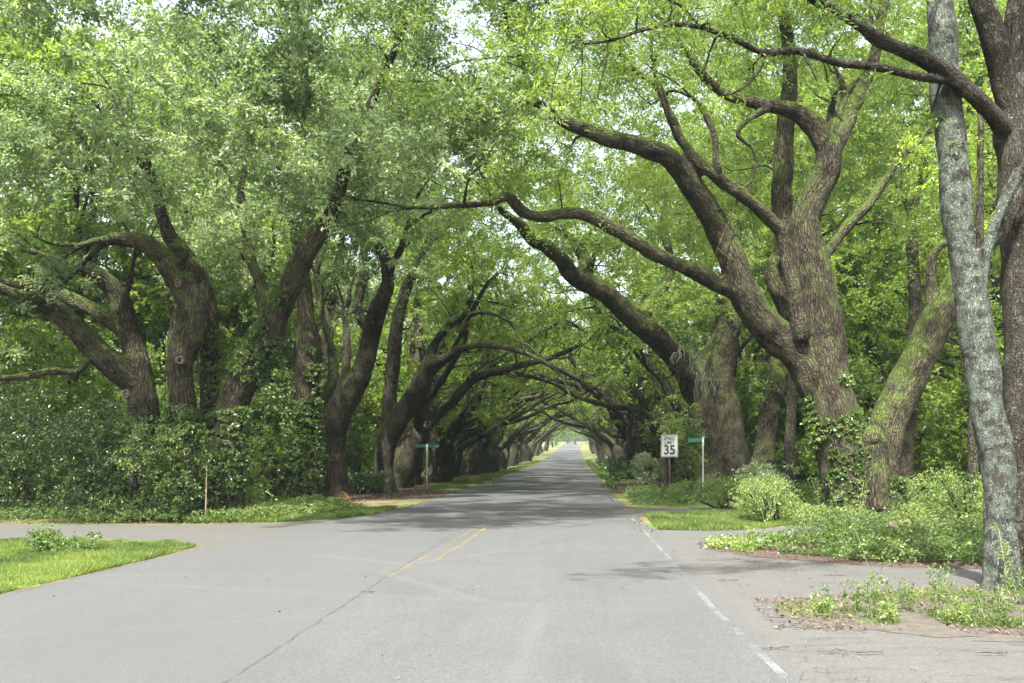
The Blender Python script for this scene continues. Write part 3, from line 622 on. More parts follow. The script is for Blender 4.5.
# ------------------------------------------------------------------ lichen-covered tree and brown tree at the right edge
t3 = [pxl([(1006, 615, 12.5, 19), (1004, 590, 12.5, 18), (999, 520, 12.5, 16), (996, 465, 12.5, 16), (986, 390, 12.5, 16), (978, 345, 12.5, 17), (969, 290, 12.5, 15.5), (958, 215, 12.5, 14), (951, 146, 12.5, 14.5), (945, 80, 12.5, 14), (941, 0, 12.5, 13), (936, -110, 12.6, 11), (925, -260, 12.8, 8)]),
      pxl([(978, 300, 12.5, 8), (982, 275, 12.45, 6.5), (988, 245, 12.4, 6), (1000, 212, 12.4, 5.5), (1020, 170, 12.3, 5)])]
b3 = [pxb(930, -260, 12.8, 1.6, 1.3, .9), pxb(870, -200, 13, 1.2, 1.2, .7), pxb(1000, -240, 13, 1.3, 1.4, .8)]
tree('lichen_tree', 'slim leaning tree with pale grey lichen over its bark at the right edge', 'tree', (5.39, 12.5, 0), t3, M['bark_lichen'], blob_points(b3, 22, 13), M['leaf_yel'],
     remesh=.022, leaf_kw=dict(K_NEAR, twig=.3), nbr=30, seed=23, flare=.2, step=.2, lump=.07)
t4 = [pxl([(1030, 625, 12.9, 25), (1028, 585, 12.9, 23), (1026, 470, 12.9, 20), (1024, 380, 12.9, 19), (1021, 290, 12.9, 19), (1019, 200, 12.9, 19), (1017, 120, 12.9, 21), (1020, 60, 12.9, 17), (1026, -20, 12.9, 14), (1040, -150, 13, 11)]),
      pxl([(1014, 125, 12.9, 13), (1004, 80, 12.8, 13), (993, 35, 12.7, 12), (980, -5, 12.6, 11), (960, -90, 12.5, 8)]),
      pxl([(1005, 130, 12.8, 9), (988, 109, 12.5, 8.5), (968, 92, 12.3, 8.5), (946, 74, 12.15, 9), (918, 56, 12.0, 8), (883, 40, 11.8, 7.5), (858, 24, 11.6, 6.5), (833, 8, 11.4, 5.5), (810, -5, 11.2, 5), (770, -30, 11, 4)]),
      pxl([(952, 80, 12.2, 6), (932, 78, 12.1, 5), (911, 75, 12, 4.2), (876, 67, 11.8, 4.2), (840, 63, 11.6, 4.2), (819, 57, 11.5, 3.6), (795, 50, 11.3, 4.2), (765, 53, 11.2, 3.3), (735, 40, 11, 2.8), (700, 27, 10.8, 2.6), (666, 25, 10.6, 2.2), (636, 32, 10.5, 1.8), (609, 41, 10.4, 1.4), (585, 44, 10.3, .8)]),
      pxl([(870, 34, 11.7, 4.5), (869, 15, 11.7, 4.2), (866, -20, 11.8, 4)]),
      pxl([(765, 53, 11.2, 2), (760, 70, 11.1, 1.6), (740, 90, 11, 1.2), (722, 96, 11, .8)]),
      pxl([(700, 27, 10.8, 1.4), (680, 5, 10.8, 1.4), (655, -4, 10.7, 1.2)]), pxl([(666, 25, 10.6, 1.2), (672, 10, 10.6, 1.0), (668, -8, 10.5, .8)]),
      pxl([(608, 41, 10.4, .9), (606, 62, 10.4, .8), (600, 85, 10.4, .7), (597, 104, 10.4, .5)]), pxl([(582, 44, 10.3, .8), (582, 70, 10.3, .7), (581, 95, 10.3, .6), (579, 118, 10.3, .4)]),
      pxl([(612, 40, 10.4, .9), (602, 32, 10.3, .8), (605, 22, 10.3, .6)]), pxl([(560, 60, 10.2, .5), (553, 85, 10.2, .5), (550, 120, 10.2, .3)])]
b4 = []
for (x, y, Y, rr) in ((560, 55, 10.3, .45), (600, 70, 10.4, .35), (530, 35, 10.2, .5), (640, 20, 10.5, .5), (690, 10, 10.8, .55), (590, 15, 10.4, .5), (740, 60, 11, .3), (790, 85, 11.2, .3), (820, 20, 11.4, .5), (880, 100, 11.9, .35), (905, 20, 12, .5),
                      (770, 10, 11.2, .5), (510, 75, 10.3, .4), (650, 60, 10.6, .3), (860, 85, 11.8, .3), (960, 130, 12.3, .35), (935, 110, 12.2, .3), (1010, 0, 12.8, .5), (560, 100, 10.2, .3), (545, 10, 10.2, .5), (610, 105, 10.4, .25), (725, 85, 11, .3), (750, -40, 11, .9), (620, -50, 10.5, .9), (880, -60, 11.8, .9), (1000, -120, 12.6, 1.2)):
    b4.append(pxb(x, y, Y, rr*1.2, rr, rr*.7, 1))
c4 = blob_points(b4, 26, 14, carve=-.2, cs=.6)
tree('tall_tree', 'brown plate barked tree whose thin bough crosses in front of the lichen covered trunk', 'tree', (5.87, 12.9, 0), t4, M['bark_plate'], c4, M['leaf_yel'],
     remesh=.022, leaf_kw=dict(n_twig=4, n_leaf=8, twig=.22, size=.085, ratio=.28, droop=.35), nbr=130, seed=24, flare=.2, step=.2, lump=.06)

# ------------------------------------------------------------------ many stemmed oak on the left
t5 = [pxl([(148, 535, 26, 24), (148, 480, 26, 20), (144, 420, 26, 16), (140, 378, 26, 14), (131, 338, 26, 12), (122, 306, 25.8, 11), (108, 284, 25.6, 10), (88, 270, 25.3, 9), (63, 264, 25, 6), (30, 250, 24.5, 4)]),
      pxl([(140, 385, 26, 14), (124, 375, 25.8, 15), (105, 359, 25.6, 14.5), (88, 342, 25.4, 13), (70, 322, 25.2, 12), (52, 308, 25, 10), (33, 300, 24.6, 8), (5, 290, 24.2, 6), (-40, 270, 24, 5)]),
      pxl([(134, 345, 26, 9), (122, 330, 26.3, 9), (105, 317, 26.4, 9), (84, 305, 26.5, 8), (53, 292, 26.6, 7), (18, 283, 26.7, 5), (-20, 279, 26.8, 4)]),
      pxl([(126, 318, 25.8, 4), (126, 298, 25.6, 3.5), (131, 276, 25.5, 3), (135, 255, 25.4, 2.2)]),
      pxl([(100, 356, 25.6, 6), (86, 360, 25.3, 5), (78, 371, 25, 4.5), (53, 371, 24.8, 4), (21, 377, 24.6, 4), (-5, 377, 24.4, 3.5), (-50, 370, 24, 2)]),
      pxl([(188, 535, 25.4, 24), (186, 480, 25.4, 19), (183, 425, 25.4, 15.5), (182, 390, 25.4, 14), (181, 362, 25.4, 14.5), (189, 335, 25.4, 17), (194, 312, 25.4, 15), (186, 290, 25.4, 14), (173, 272, 25.3, 13.5), (159, 254, 25.2, 12.5), (143, 242, 25.1, 10), (122, 240, 25, 7.5), (106, 240, 24.8, 6)]),
      pxl([(210, 440, 26.4, 12), (210, 363, 26.4, 10), (211, 331, 26.4, 10), (204, 295, 26.4, 12), (192, 265, 26.3, 11), (178, 247, 26.2, 9), (165, 225, 26, 7), (150, 170, 25.5, 5)]),
      pxl([(222, 520, 25.8, 22), (225, 450, 25.8, 19), (233, 405, 25.8, 16), (246, 375, 25.7, 15.5), (261, 347, 25.6, 14), (276, 319, 25.4, 12.5), (288, 292, 25.2, 12), (300, 264, 25, 11.5), (315, 238, 24.8, 10), (328, 220, 24.6, 8.5), (340, 190, 24.2, 7), (350, 150, 24, 6), (372, 100, 23.5, 5), (395, 50, 23, 4)]),
      pxl([(268, 330, 25.8, 8), (264, 305, 26.2, 7.5), (260, 282, 26.5, 7), (252, 262, 26.7, 6), (246, 235, 27, 5), (240, 190, 27, 4)]),
      pxl([(176, 275, 25.2, 5), (186, 250, 25.1, 3.5), (170, 245, 25, 2.5)]),
      pxl([(185, 368, 24.9, 5), (180, 361, 24.75, 5.5), (178, 361, 24.65, 3)])]
for l in t5: l[:, 3] *= .92
b5 = []
rb = np.random.default_rng(31)
for x in range(-90, 470, 62):
    for y in range(-170, 215, 58):
        yl = np.interp(x, [-90, 60, 150, 330, 400, 470], [240, 225, 208, 212, 185, 150])
        if y > yl-20: y = yl-26
        Y = rb.uniform(18, 26) if y > -60 else rb.uniform(16, 27)
        rr = rb.uniform(1.0, 1.6); b5.append(pxb(x+rb.normal(0, 12), y+rb.normal(0, 8), Y, rr*1.2, rr*1.2, rr*.75, .9))
b5 += [pxb(465, 25, 23, 1.5, 1.2, 1.1, 1.2), pxb(490, 85, 23, 1.3, 1.1, .9, 1.2), pxb(435, -20, 22, 1.6, 1.2, 1.1, 1.2), pxb(15, -10, 20, 1.4, 1.2, 1.0, 1.2), pxb(85, 5, 21, 1.5, 1.2, 1.0, 1.2), pxb(130, -20, 21, 1.5, 1.2, 1.0, 1.1), pxb(375, 205, 25, 1.3, 1, .7, 1.2), pxb(425, 215, 26, 1.2, 1, .6, 1.2), pxb(345, 225, 26, .9, .8, .5, 1.2), pxb(395, 250, 27, .9, .8, .5, .8), pxb(255, 110, 22, 1.3, 1, .9, 1.3), pxb(300, 60, 22, 1.3, 1, .9, 1.3), pxb(150, 195, 24, 1.3, 1, .7, 1.4), pxb(100, 215, 23.6, 1.2, 1, .55, 1.4), pxb(235, 195, 24, 1.2, 1, .6, 1.4), pxb(350, 170, 22.5, 1.2, 1, .8, 1.4), pxb(45, 270, 23.8, 1.1, .9, .5, 1.3), pxb(30, 285, 24, 1.2, 1, .5), pxb(10, 330, 24.3, .8, .8, .6), pxb(80, 235, 23.5, 1.1, 1, .4), pxb(15, 240, 23, 1.2, 1.2, .6), pxb(230, 235, 24, 1.0, .9, .35), pxb(270, 225, 23, 1.1, 1, .35), pxb(330, 205, 24, 1.0, 1, .4)]
c5 = blob_points(b5, 12, 15, carve=.12, cs=1.0)

tree('live_oak', 'many stemmed live oak spreading from the dark ivy thicket at left', 'tree', (-10.6, 25.6, 0), t5, M['bark'], c5, M['leaf_pale'],
     remesh=.05, leaf_kw=dict(n_twig=6, n_leaf=9, twig=.40, size=.12, ratio=.46, up=.4), nbr=300, seed=25, flare=.2, maxd=12,
     ivy=np.vstack([ivy_pts([t5[5][:4], t5[7][:5], t5[0][:3]], 3.0, 1100, 5, -.25), ivy_pts([t5[7][3:8], t5[6][:3]], 5.6, 500, 6, -.1)]))

LEFT_OAK = [o for o in COL.objects if o.get('label', '').startswith('many stemmed')][0]
def scar(px, py, Y, w, parent, org, tilt=0):
    c = P(px, py, Y)-np.array([*org, 0.]); r_ = w*Y/F; k = []
    for i in range(13): a = i/12*2*math.pi; k.append([c[0]+math.cos(a)*r_, c[1]+.04*math.sin(a*2)*r_, c[2]+math.sin(a)*r_*(1.15+.2*math.sin(px)), r_*.34*(1+.25*math.sin(a*3+px))])
    link('pruning_scar', build_tubes('pruning_scar', [np.array(k), np.array([[c[0], c[1]+r_*.5, c[2], r_*.9], [c[0], c[1]+.02, c[2], r_*.7]])], M['cut'], 0, .05, sides=8, thin_sides=8, lump=.2), parent)
for a in ((178, 283, 24.99, 2.8), (180, 360, 24.68, 3.4), (268, 321, 25.27, 3), (126, 394, 25.65, 3)): scar(*a, LEFT_OAK, (-10.6, 25.6))
# ------------------------------------------------------------------ ivy clad oak behind it, and the first oaks of the left row
t6 = [pxl([(300, 510, 34, 18), (304, 470, 34, 15), (307, 420, 34, 12), (307, 380, 34, 12.5), (309, 350, 34, 12), (306, 315, 34, 9), (303, 285, 34, 8), (298, 240, 34, 7), (290, 190, 33, 5)]),
      pxl([(262, 510, 34.6, 16), (262, 470, 34.6, 13), (258, 430, 34.6, 11), (262, 390, 35, 10), (270, 350, 35, 8), (268, 300, 35, 6)]),
      pxl([(307, 430, 34, 7), (322, 400, 34.5, 6), (334, 375, 35, 5), (330, 340, 35.5, 4), (322, 318, 36, 3)])]
b6 = [pxb(290, 210, 33, 2.6, 2.5, 1.6), pxb(340, 190, 34, 2.4, 2.5, 1.6), pxb(240, 170, 34, 3, 2.5, 1.8), pxb(330, 255, 35, 1.6, 1.6, .9), pxb(235, 280, 36, 1.6, 1.6, 1.2, .8), pxb(300, 110, 33, 4, 3, 2.2), pxb(400, 130, 34, 3, 3, 2)]
tree('live_oak', 'live oak with its lower trunk wrapped in a thick coat of leafy ivy', 'tree', (-9.3, 34.2, 0), t6, M['bark'], blob_points(b6+[pxb(x, y, 34, 2.0, 1.8, 1.2, .8) for x, y in ((20, 190), (130, 215), (60, 240), (215, 260), (370, 215))], 8, 16), M['leaf_pale'],
     remesh=.05, leaf_kw=K_MID, nbr=50, seed=26, ivy=np.vstack([blob_points([pxb(300, 470, 33.6, .75, .7, 1.2), pxb(298, 425, 33.7, .6, .55, 1.0), pxb(262, 480, 34.3, .65, .6, .9), pxb(258, 440, 34.3, .5, .5, 1.0), pxb(285, 395, 33.8, .7, .5, .8, .7), pxb(268, 410, 34.3, .5, .5, .7), pxb(315, 385, 33.8, .35, .35, .8)], 130, 7, -.2, .5), ivy_pts([l[:5] for l in t6[:2]], 5.6, 1500, 8, -.2)]))
t7 = [pxl([(332, 510, 40, 20), (332, 490, 40, 16), (331, 450, 40, 14), (331, 420, 40, 18), (330, 395, 40, 16), (326, 365, 40, 8), (327, 330, 40, 6), (318, 290, 40.5, 4)]),
      pxl([(334, 425, 40, 12), (350, 395, 40, 11), (362, 370, 40, 10), (370, 340, 40, 10), (378, 310, 39.5, 9), (387, 285, 39, 7), (386, 262, 39, 6), (376, 245, 39, 5), (366, 225, 39, 3.5)]),
      pxl([(387, 290, 39, 5), (392, 265, 38.8, 4), (401, 248, 38.5, 3.5), (408, 225, 38, 3)]), pxl([(342, 405, 40, 6), (345, 375, 40.3, 5), (347, 345, 40.5, 4), (344, 310, 41, 3)]),
      pxl([(372, 335, 40, 6), (358, 310, 40.3, 5), (362, 280, 40.6, 4.5), (364, 245, 41, 3.5)])]
b7 = [pxb(355, 262, 38, 1.1, 1, .7, .8), pxb(400, 300, 38, .9, .9, .6, .8), pxb(425, 275, 37, 1.2, 1, .7, .8), pxb(340, 320, 37, .8, .8, .5, .7), pxb(380, 200, 38, 2.6, 2.5, 1.5), pxb(420, 170, 37, 3, 2.6, 1.8), pxb(340, 240, 39, 2, 2, 1.2), pxb(410, 260, 40, 1.5, 1.5, .8, .6), pxb(350, 300, 42, 1.6, 1.5, 1.0, .7), pxb(360, 110, 38, 4, 3, 2.2), pxb(460, 110, 37, 3.4, 3, 2.2), pxb(470, 200, 38, 2, 2, 1.0)]
tree('live_oak', 'live oak with a swollen pollard like trunk, beyond the orange flowers', 'tree', (-9.75, 40, 0), t7, M['bark_dark'], np.vstack([veil(330, 520, 130, 330, 40, 48, .9, 63), blob_points(b7, 5.5, 17)]), M['leaf_pale'],
     remesh=.07, leaf_kw=K_MID, nbr=60, seed=27)
t8 = [pxl([(382, 510, 44, 16), (383, 493, 44, 12), (384, 460, 44, 10), (391, 430, 44, 10), (404, 412, 44, 10), (417, 392, 43.5, 10), (430, 367, 43, 9), (446, 358, 42, 5), (463, 348, 41, 4), (484, 345, 40, 3.5), (505, 347, 39, 3.2), (525, 353, 38.5, 2.6), (545, 362, 38, 2), (565, 378, 37.5, 1.2)]),
      pxl([(387, 445, 44, 8), (390, 400, 44.3, 7.5), (394, 350, 44.5, 7), (400, 310, 44.5, 6), (408, 285, 44.5, 5.5), (420, 262, 44, 5), (430, 240, 43.5, 4)]),
      pxl([(428, 370, 43, 6), (434, 345, 43, 5), (450, 325, 42.5, 4), (462, 318, 42, 3), (470, 300, 42, 2.5)]), pxl([(447, 357, 42, 3), (462, 333, 41, 2.6), (468, 318, 40.5, 2.6), (480, 312, 40, 2.6), (500, 316, 39, 2)])]
b8 = [pxb(520, 250, 48, 2.6, 2, 1.2), pxb(575, 235, 50, 2.6, 2, 1.2), pxb(440, 205, 40, 1.8, 1.6, 1.0), pxb(395, 225, 40, 1.6, 1.6, .9), pxb(440, 240, 43, 2.6, 2.5, 1.4), pxb(480, 280, 44, 2.0, 2, 1.1, .8), pxb(500, 230, 44, 2.8, 2.5, 1.6), pxb(430, 300, 47, 1.6, 1.6, 1.0, .7), pxb(400, 330, 48, 1.6, 1.5, 1.2, .8), pxb(520, 300, 44, 2.0, 1.8, 1.0, .5), pxb(460, 150, 43, 4, 3, 2.2), pxb(380, 370, 49, 1.4, 1.4, 1.2, .7), pxb(560, 330, 43, 1.6, 1.6, .8, .45)]
tree('live_oak', 'slim stemmed live oak at left whose low thin limb arches over the road', 'tree', (-8.4, 44, 0), t8, M['bark_dark'], blob_points(b8, 4.2, 18), M['leaf_row'],
     remesh=.07, leaf_kw=K_MID, nbr=60, seed=28)

# ------------------------------------------------------------------ row oaks: four grown shapes, reused down the avenue
def grow(seed, lean=1.0, height=12.0, rad=.75, stems=2):
    """an oak whose limbs arch towards +x; returns limbs and foliage points"""
    r = np.random.default_rng(seed); limbs, tips = [], []
    def run(p, d, rr, L, lvl, trop):
        n = max(3, int(L/.9)); pts = [[*p, rr]]; d = np.array(d, float)
        for i in range(n):
            if lvl >= 1 and p[2] < 4.2+3.7*math.sin(min(max(p[0], 0), 9)/9*1.57) and i > n*.15: d[2] = max(d[2], .42)
            d = unit(d+r.normal(0, .16 if lvl < 2 else .26, 3)+np.array(trop)*(.16 if i > n*.35 else .03)); p = p+d*L/n
            pts.append([*p, max(rr*(1-.68*(i+1)/n), .015)])
        l = np.array(pts); limbs.append(l); return l
    base = np.array([0, 0, -.35]); hs = r.uniform(2.6, 3.8)
    trunk = run(base, unit([.16*lean, r.normal(0, .08), 1]), rad, hs, 0, (0, 0, 0)); trunk[:, 3] = np.linspace(rad*1.1, rad*.85, len(trunk)); limbs[-1] = trunk
    top = trunk[-1, :3]; nl = (4, 5, 4, 5)[seed % 4]
    for k in range(1):
        l = run(top-np.array([0, 0, .2]), unit([.25+.2*k, (-1)**k*.35, 1.4]), rad*.4, 13*height/12*r.uniform(.9, 1.1), 1, (.45, (-1)**k*.15, .05))
        for j in range(3, len(l)):
            for q in range(2):
                s = run(l[j, :3], unit(np.array([r.normal(.2, .9), r.normal(0, .9), r.normal(.2, .4)])), l[j, 3]*.36, r.uniform(1.6, 3.6), 2, (0, 0, .1))
                for p in s[1:]:
                    for u in range(3): tips.append(p[:3]+r.normal(0, .6, 3))
    for k in range(nl):
        a = -math.pi*.95+k/(nl)*math.pi*2*.95+r.normal(0, .25); side = math.cos(a)
        d = unit([math.cos(a)*(1.0 if side > 0 else .7), math.sin(a)*.9, r.uniform(.9, 1.6)])
        L = (11.5 if side > .3 else 8.5)*r.uniform(.85, 1.15)*height/12
        l = run(top-np.array([0, 0, r.uniform(.1, .7)]), d, rad*r.uniform(.28, .44), L, 1, (side*.8, math.sin(a)*.5, -.12 if side > .2 else .15))
        for j in range(2, len(l)):
            for q in range(1):
                dd = unit(np.array([r.normal(0, .8)+side*.3, r.normal(0, .9), r.normal(.35, .55)])); s = run(l[j, :3], dd, l[j, 3]*.36, r.uniform(1.6, 3.8), 2, (0, 0, .2))
                for p in s[1:]:
                    for u in range(6): tips.append(p[:3]+r.normal(0, .75, 3)-np.array([0, 0, .8]))
        tips += [l[-1, :3]+r.normal(0, .6, 3) for u in range(10)]
    return limbs, np.array(tips)
protos = []
for i, (mt, seed) in enumerate(((M['leaf_row'], 101), (M['leaf_yel'], 102), (M['leaf_row'], 103), (M['leaf_yel'], 104))):
    lb, tp = grow(seed, height=12.5+i*.4, rad=(.85, .7, 1.0, .8)[i]); rr = np.random.default_rng(seed)
    tp = tp[noise3(tp/1.9, seed)+.3*noise3(tp/.8, seed+1) > -.02]; tp = tp[tp[:, 2] > 3.5+3.1*np.sin(np.clip(tp[:, 0], 0, 9)/9*1.57)]
    keep = rr.permutation(len(tp))[:760]; tp = tp[keep]
    tmesh = build_tubes('trunk', lb, M['bark_dark'], 0, .45, 0.0, .35, sides=18, lump=.13)
    cmesh = leaf_mesh('crown', tp, mt, n_twig=6, n_leaf=8, twig=.62, size=.18, ratio=.5, quad=False, seed=seed, up=.0)
    protos.append((tmesh, cmesh))
ORD = ['second', 'third', 'fourth', 'fifth', 'sixth', 'seventh', 'eighth', 'ninth', 'tenth', 'eleventh', 'twelfth', 'thirteenth', 'fourteenth', 'fifteenth', 'sixteenth', 'seventeenth', 'eighteenth', 'nineteenth', 'twentieth', 'twenty first', 'twenty second', 'twenty third', 'twenty fourth', 'twenty fifth', 'twenty sixth', 'twenty seventh', 'twenty eighth', 'twenty ninth', 'thirtieth']
rr = np.random.default_rng(77)
def row(side, ys, xs):
    for i, Y in enumerate(ys):
        k = (i*3+(1 if side > 0 else 0)+i//4) % 4; x = xs(Y)+rr.normal(0, .35)
        nm = ORD[i]
        lab = ('dark arching live oak, %s in the left row counting from the pollard one' % nm) if side < 0 else ('dark arching live oak, %s in the right row counting from the street sign oak' % nm)
        t = thing('live_oak', lab, 'tree', (x, Y, zgf(Y)-Z0), (0 if side < 0 else math.pi)+rr.normal(0, .5), 'live oaks lining the left of the road' if side < 0 else 'live oaks lining the right of the road')
        s = rr.uniform(.88, 1.14); t.scale = (s*rr.uniform(.85, 1.0), s, s*rr.uniform(.95, 1.12))
        link('trunk', protos[k][0], t); link('crown', protos[k][1], t)
row(-1, [50, 55, 60.5, 66.5, 73, 80, 87.5, 95.5, 104, 113, 123, 134, 146, 159, 173, 188, 204, 222, 242, 268], lambda Y: -9.2 if Y < 60 else -8.5)
row(1, [52, 59, 67, 75, 84, 94, 104, 115, 127, 140, 154, 170, 187, 206, 227, 250, 272], lambda Y: 6.2 if Y < 60 else 5.4)

# ------------------------------------------------------------------ yard trees behind the rows (and beyond the end of the avenue)
def yard(seed, H, W):
    r = np.random.default_rng(seed); limbs = [np.array([[0, 0, -.3, .26], [r.normal(0, .2), r.normal(0, .2), H*.3, .2], [r.normal(0, .5), r.normal(0, .5), H*.65, .12], [0, 0, H*.92, .03]])]; bl = []
    for k in range(22):
        a = r.uniform(0, 6.28); z = H*r.uniform(.12, .9); q = W*(1-abs(z/H-.45)*1.1)*r.uniform(.45, 1); c = np.array([math.cos(a)*q, math.sin(a)*q, z])
        limbs.append(np.array([[0, 0, z*.8, .09], [*(c*.5+np.array([0, 0, z*.45])), .05], [*c, .015]])); s = r.uniform(.9, 1.7)*W/4; bl.append((*c, s*1.2, s*1.2, s*.8, 1))
    bl += [(0, 0, H*.9, W*.4, W*.4, H*.12, 1), (0, 0, H*.6, W*.45, W*.45, H*.2, .6)]
    return limbs, blob_points(bl, 2.6, seed, carve=-.05, cs=1.6)
yp = []
for sd_, H, W in ((201, 16, 5.2), (202, 11, 4.6), (203, 19, 5.4)):
    lb, pts = yard(sd_, H, W)
    yp.append((build_tubes('trunk', lb, M['bark_dark'], 0, .6, 0, .3, sides=10), leaf_mesh('crown', pts, M['leaf_bg'], n_twig=6, n_leaf=7, twig=.55, size=.17, ratio=.55, quad=False, seed=sd_)))
def place_yard(k, x, Y, rz, s, label, group):
    t = thing('yard_tree', label, 'tree', (x, Y, zgf(Y)-Z0), rz, group); t.scale = (s, s, s); link('trunk', yp[k][0], t); link('crown', yp[k][1], t)
rr = np.random.default_rng(5)
n = 0
for Y in (30, 36, 43, 51, 60, 72, 86, 104, 126, 152, 184, 222, 262):
    for j, x in enumerate((-17.5, -25, -34, -45)):
        if x < -.62*Y-4: continue
        if Y > 110 and j > 1: continue
        place_yard(int(rr.integers(0, 3)), x+rr.normal(0, 1.2)-(0 if Y < 60 else -1), Y+rr.normal(0, 2), rr.uniform(0, 6.28), rr.uniform(.85, 1.2), 'leafy yard tree standing in the green belt behind the left row of oaks', 'yard trees behind the left row of oaks')
for Y in (37, 46, 54, 63, 75, 90, 108, 130, 156, 188, 226, 266):
    for j, x in enumerate((13.5, 21.5, 30, 40)):
        if x > .5*Y+3 and not (Y < 40 and x < 22): continue
        if Y > 110 and j > 1: continue
        place_yard(int(rr.integers(0, 3)), x+rr.normal(0, 1.2), Y+rr.normal(0, 2), rr.uniform(0, 6.28), rr.uniform(.8, 1.15), 'leafy yard tree standing in the green belt behind the right row of oaks', 'yard trees behind the right row of oaks')
for k, (x, Y, s_) in enumerate(((10.5, 55, 1.3), (14.5, 49, 1.35), (19, 46, 1.3), (24, 44, 1.25), (13, 66, 1.4), (17, 58, 1.3), (9.5, 74, 1.4), (21, 53, 1.4))):
    place_yard((2, 0, 2, 2, 2, 0, 2, 2)[k], x, Y, k*1.7, s_, 'leafy yard tree standing in the green belt behind the right row of oaks', 'yard trees behind the right row of oaks')
for k, (x, Y, s_) in enumerate(((-13.5, 55, 1.3), (-14.5, 66, 1.35), (-13, 80, 1.4), (-20, 50, 1.25), (-28, 46, 1.3), (-22, 62, 1.4))):
    place_yard((2, 0, 2, 2, 2, 0)[k], x, Y, k*1.9, s_, 'leafy yard tree standing in the green belt behind the left row of oaks', 'yard trees behind the left row of oaks')
for x, Y in ((-16, 345), (-8, 360), (15, 350), (24, 340), (-26, 350), (7.5, 345), (0, 470), (-12, 440), (12, 450), (26, 430), (-28, 430), (-4, 520), (9, 510)):
    place_yard(int(rr.integers(0, 3)), x, Y, rr.uniform(0, 6.28), 1.3, 'hazy tree far off beyond the bright end of the oak tunnel', 'far trees beyond the end of the avenue')
# a few slim trunks seen against the light on the right
for x0, Yd, w, lab in ((664, 38.3, 4.5, 'short dark trunk right behind the speed limit sign'), (791, 40, 5.5, 'thin straight dark trunk standing between the street sign oak and the huge forked oak'), (906, 35, 9, 'slim bowed tree behind the right fork of the huge oak'), (975, 24, 5, 'straight dark trunk just left of the lichen covered tree')):
    b = P(x0, 454, Yd); r = np.random.default_rng(x0); w_ = w*Yd/F
    if x0 == 664:
        tree('slim_tree', lab, 'tree', (b[0], Yd, 0), [np.array([[b[0], Yd, -.3, .2], [b[0]-.03, Yd, 1.2, .16], [b[0]+.05, Yd+.1, 2.6, .1], [b[0]+.2, Yd+.2, 3.6, .04]])], M['bark_dark'], blob_points([(b[0]+.1, Yd, 3.1, .8, .6, .5, 1)], 25, 664), M['leaf_azalea'], leaf_kw=K_NEAR, nbr=12, seed=4, flare=.2)
        continue
    l = [np.array([[b[0], Yd, -.3, w_*1.1], [b[0]-.05, Yd, 2, w_], [b[0]+(.1 if x0 != 906 else .35), Yd, 5.5, w_*.85], [b[0]+.3, Yd+.4, 10, w_*.6]])]
    bl = [(b[0]+r.normal(0, 1), Yd+r.normal(0, 1), 7.5+k*.8, 1.5, 1.5, .8, .7) for k in range(5)]
    tree('slim_tree', lab, 'tree', (b[0], Yd, 0), l, M['bark_dark'], blob_points(bl, 4, x0), M['leaf_row'], leaf_kw=K_MID, nbr=20, seed=x0, flare=.2)

# ------------------------------------------------------------------ thin air over the avenue
hb = bmesh.new(); bmesh.ops.create_cube(hb, size=1); bmesh.ops.scale(hb, vec=(260, 660, 42), verts=hb.verts); bmesh.ops.translate(hb, vec=(0, 290, 19), verts=hb.verts)
hm_ = bpy.data.materials.new('pale air'); hm_.use_nodes = True; ht = hm_.node_tree; ht.nodes.clear(); ho = ht.nodes.new('ShaderNodeOutputMaterial'); hv = ht.nodes.new('ShaderNodeVolumePrincipled')
hv.inputs['Density'].default_value = .00025; hv.inputs['Color'].default_value = (.72, .88, 1, 1); hv.inputs['Anisotropy'].default_value = .3; ht.links.new(hv.outputs[0], ho.inputs['Volume'])
hme = bpy.data.meshes.new('haze'); hb.to_mesh(hme); hb.free(); hme.materials.append(hm_); tag(link('haze', hme), 'thin pale haze hanging in the avenue', 'haze', None, 'stuff')

# ------------------------------------------------------------------ shrubs and beds
def shrub_mesh(seed, rx, ry, rz, mat, dens, **kw):
    r = np.random.default_rng(seed); bl = [(0, 0, rz*.5, rx*.75, ry*.75, rz*.5, 1)]
    for k in range(7): a = r.uniform(0, 6.28); q = r.uniform(.3, .75); s = r.uniform(.3, .5); bl.append((math.cos(a)*rx*q, math.sin(a)*ry*q, rz*r.uniform(.25, .8), rx*s, ry*s, rz*s*.75, 1))
    pts = blob_points(bl, dens, seed, carve=-.3, cs=.5, shell=.75); pts = pts[pts[:, 2] > .05]
    stems = [np.array([[r.normal(0, rx*.1), r.normal(0, ry*.1), -.1, .03], [*(pts[i]*[.5, .5, .5]), .02], [*pts[i], .006]]) for i in r.permutation(len(pts))[:14]]
    return build_tubes('stems', stems, M['bark_dark'], 0, .3, thin_sides=4), leaf_mesh('foliage', pts, mat, seed=seed, **kw)
def shrub(name, label, px, py, Y, rx, ry, rz, mat, dens=40, seed=1, meshes=None, group=None, **kw):
    x = (px-VX)/F*Y; s, f = meshes or shrub_mesh(seed, rx, ry, rz, mat, dens, **kw)
    t = thing(name, label, 'shrub', (x, Y, py), 0, group); link('stems', s, t); link('foliage', f, t); return t
kd = dict(n_twig=4, n_leaf=6, twig=.24, size=.09, ratio=.5)
shrub('shrub', 'big dark glossy evergreen shrub filling the thicket at the far left', 40, 0, 26.5, 2.3, 1.8, 3.5, M['leaf_dark'], 26, 1, **kd)
shrub('shrub', 'dark broad leaved shrub leaning on the oak stems at left', 105, 0, 25.6, 1.7, 1.5, 3.3, M['leaf_dark'], 30, 2, **kd)
shrub('shrub', 'dark ivy covered mound under the stems of the left oak', 174, 0, 24.9, 1.25, 1.1, 2.8, M['leaf_ivy'], 45, 3, **dict(kd, size=.08))
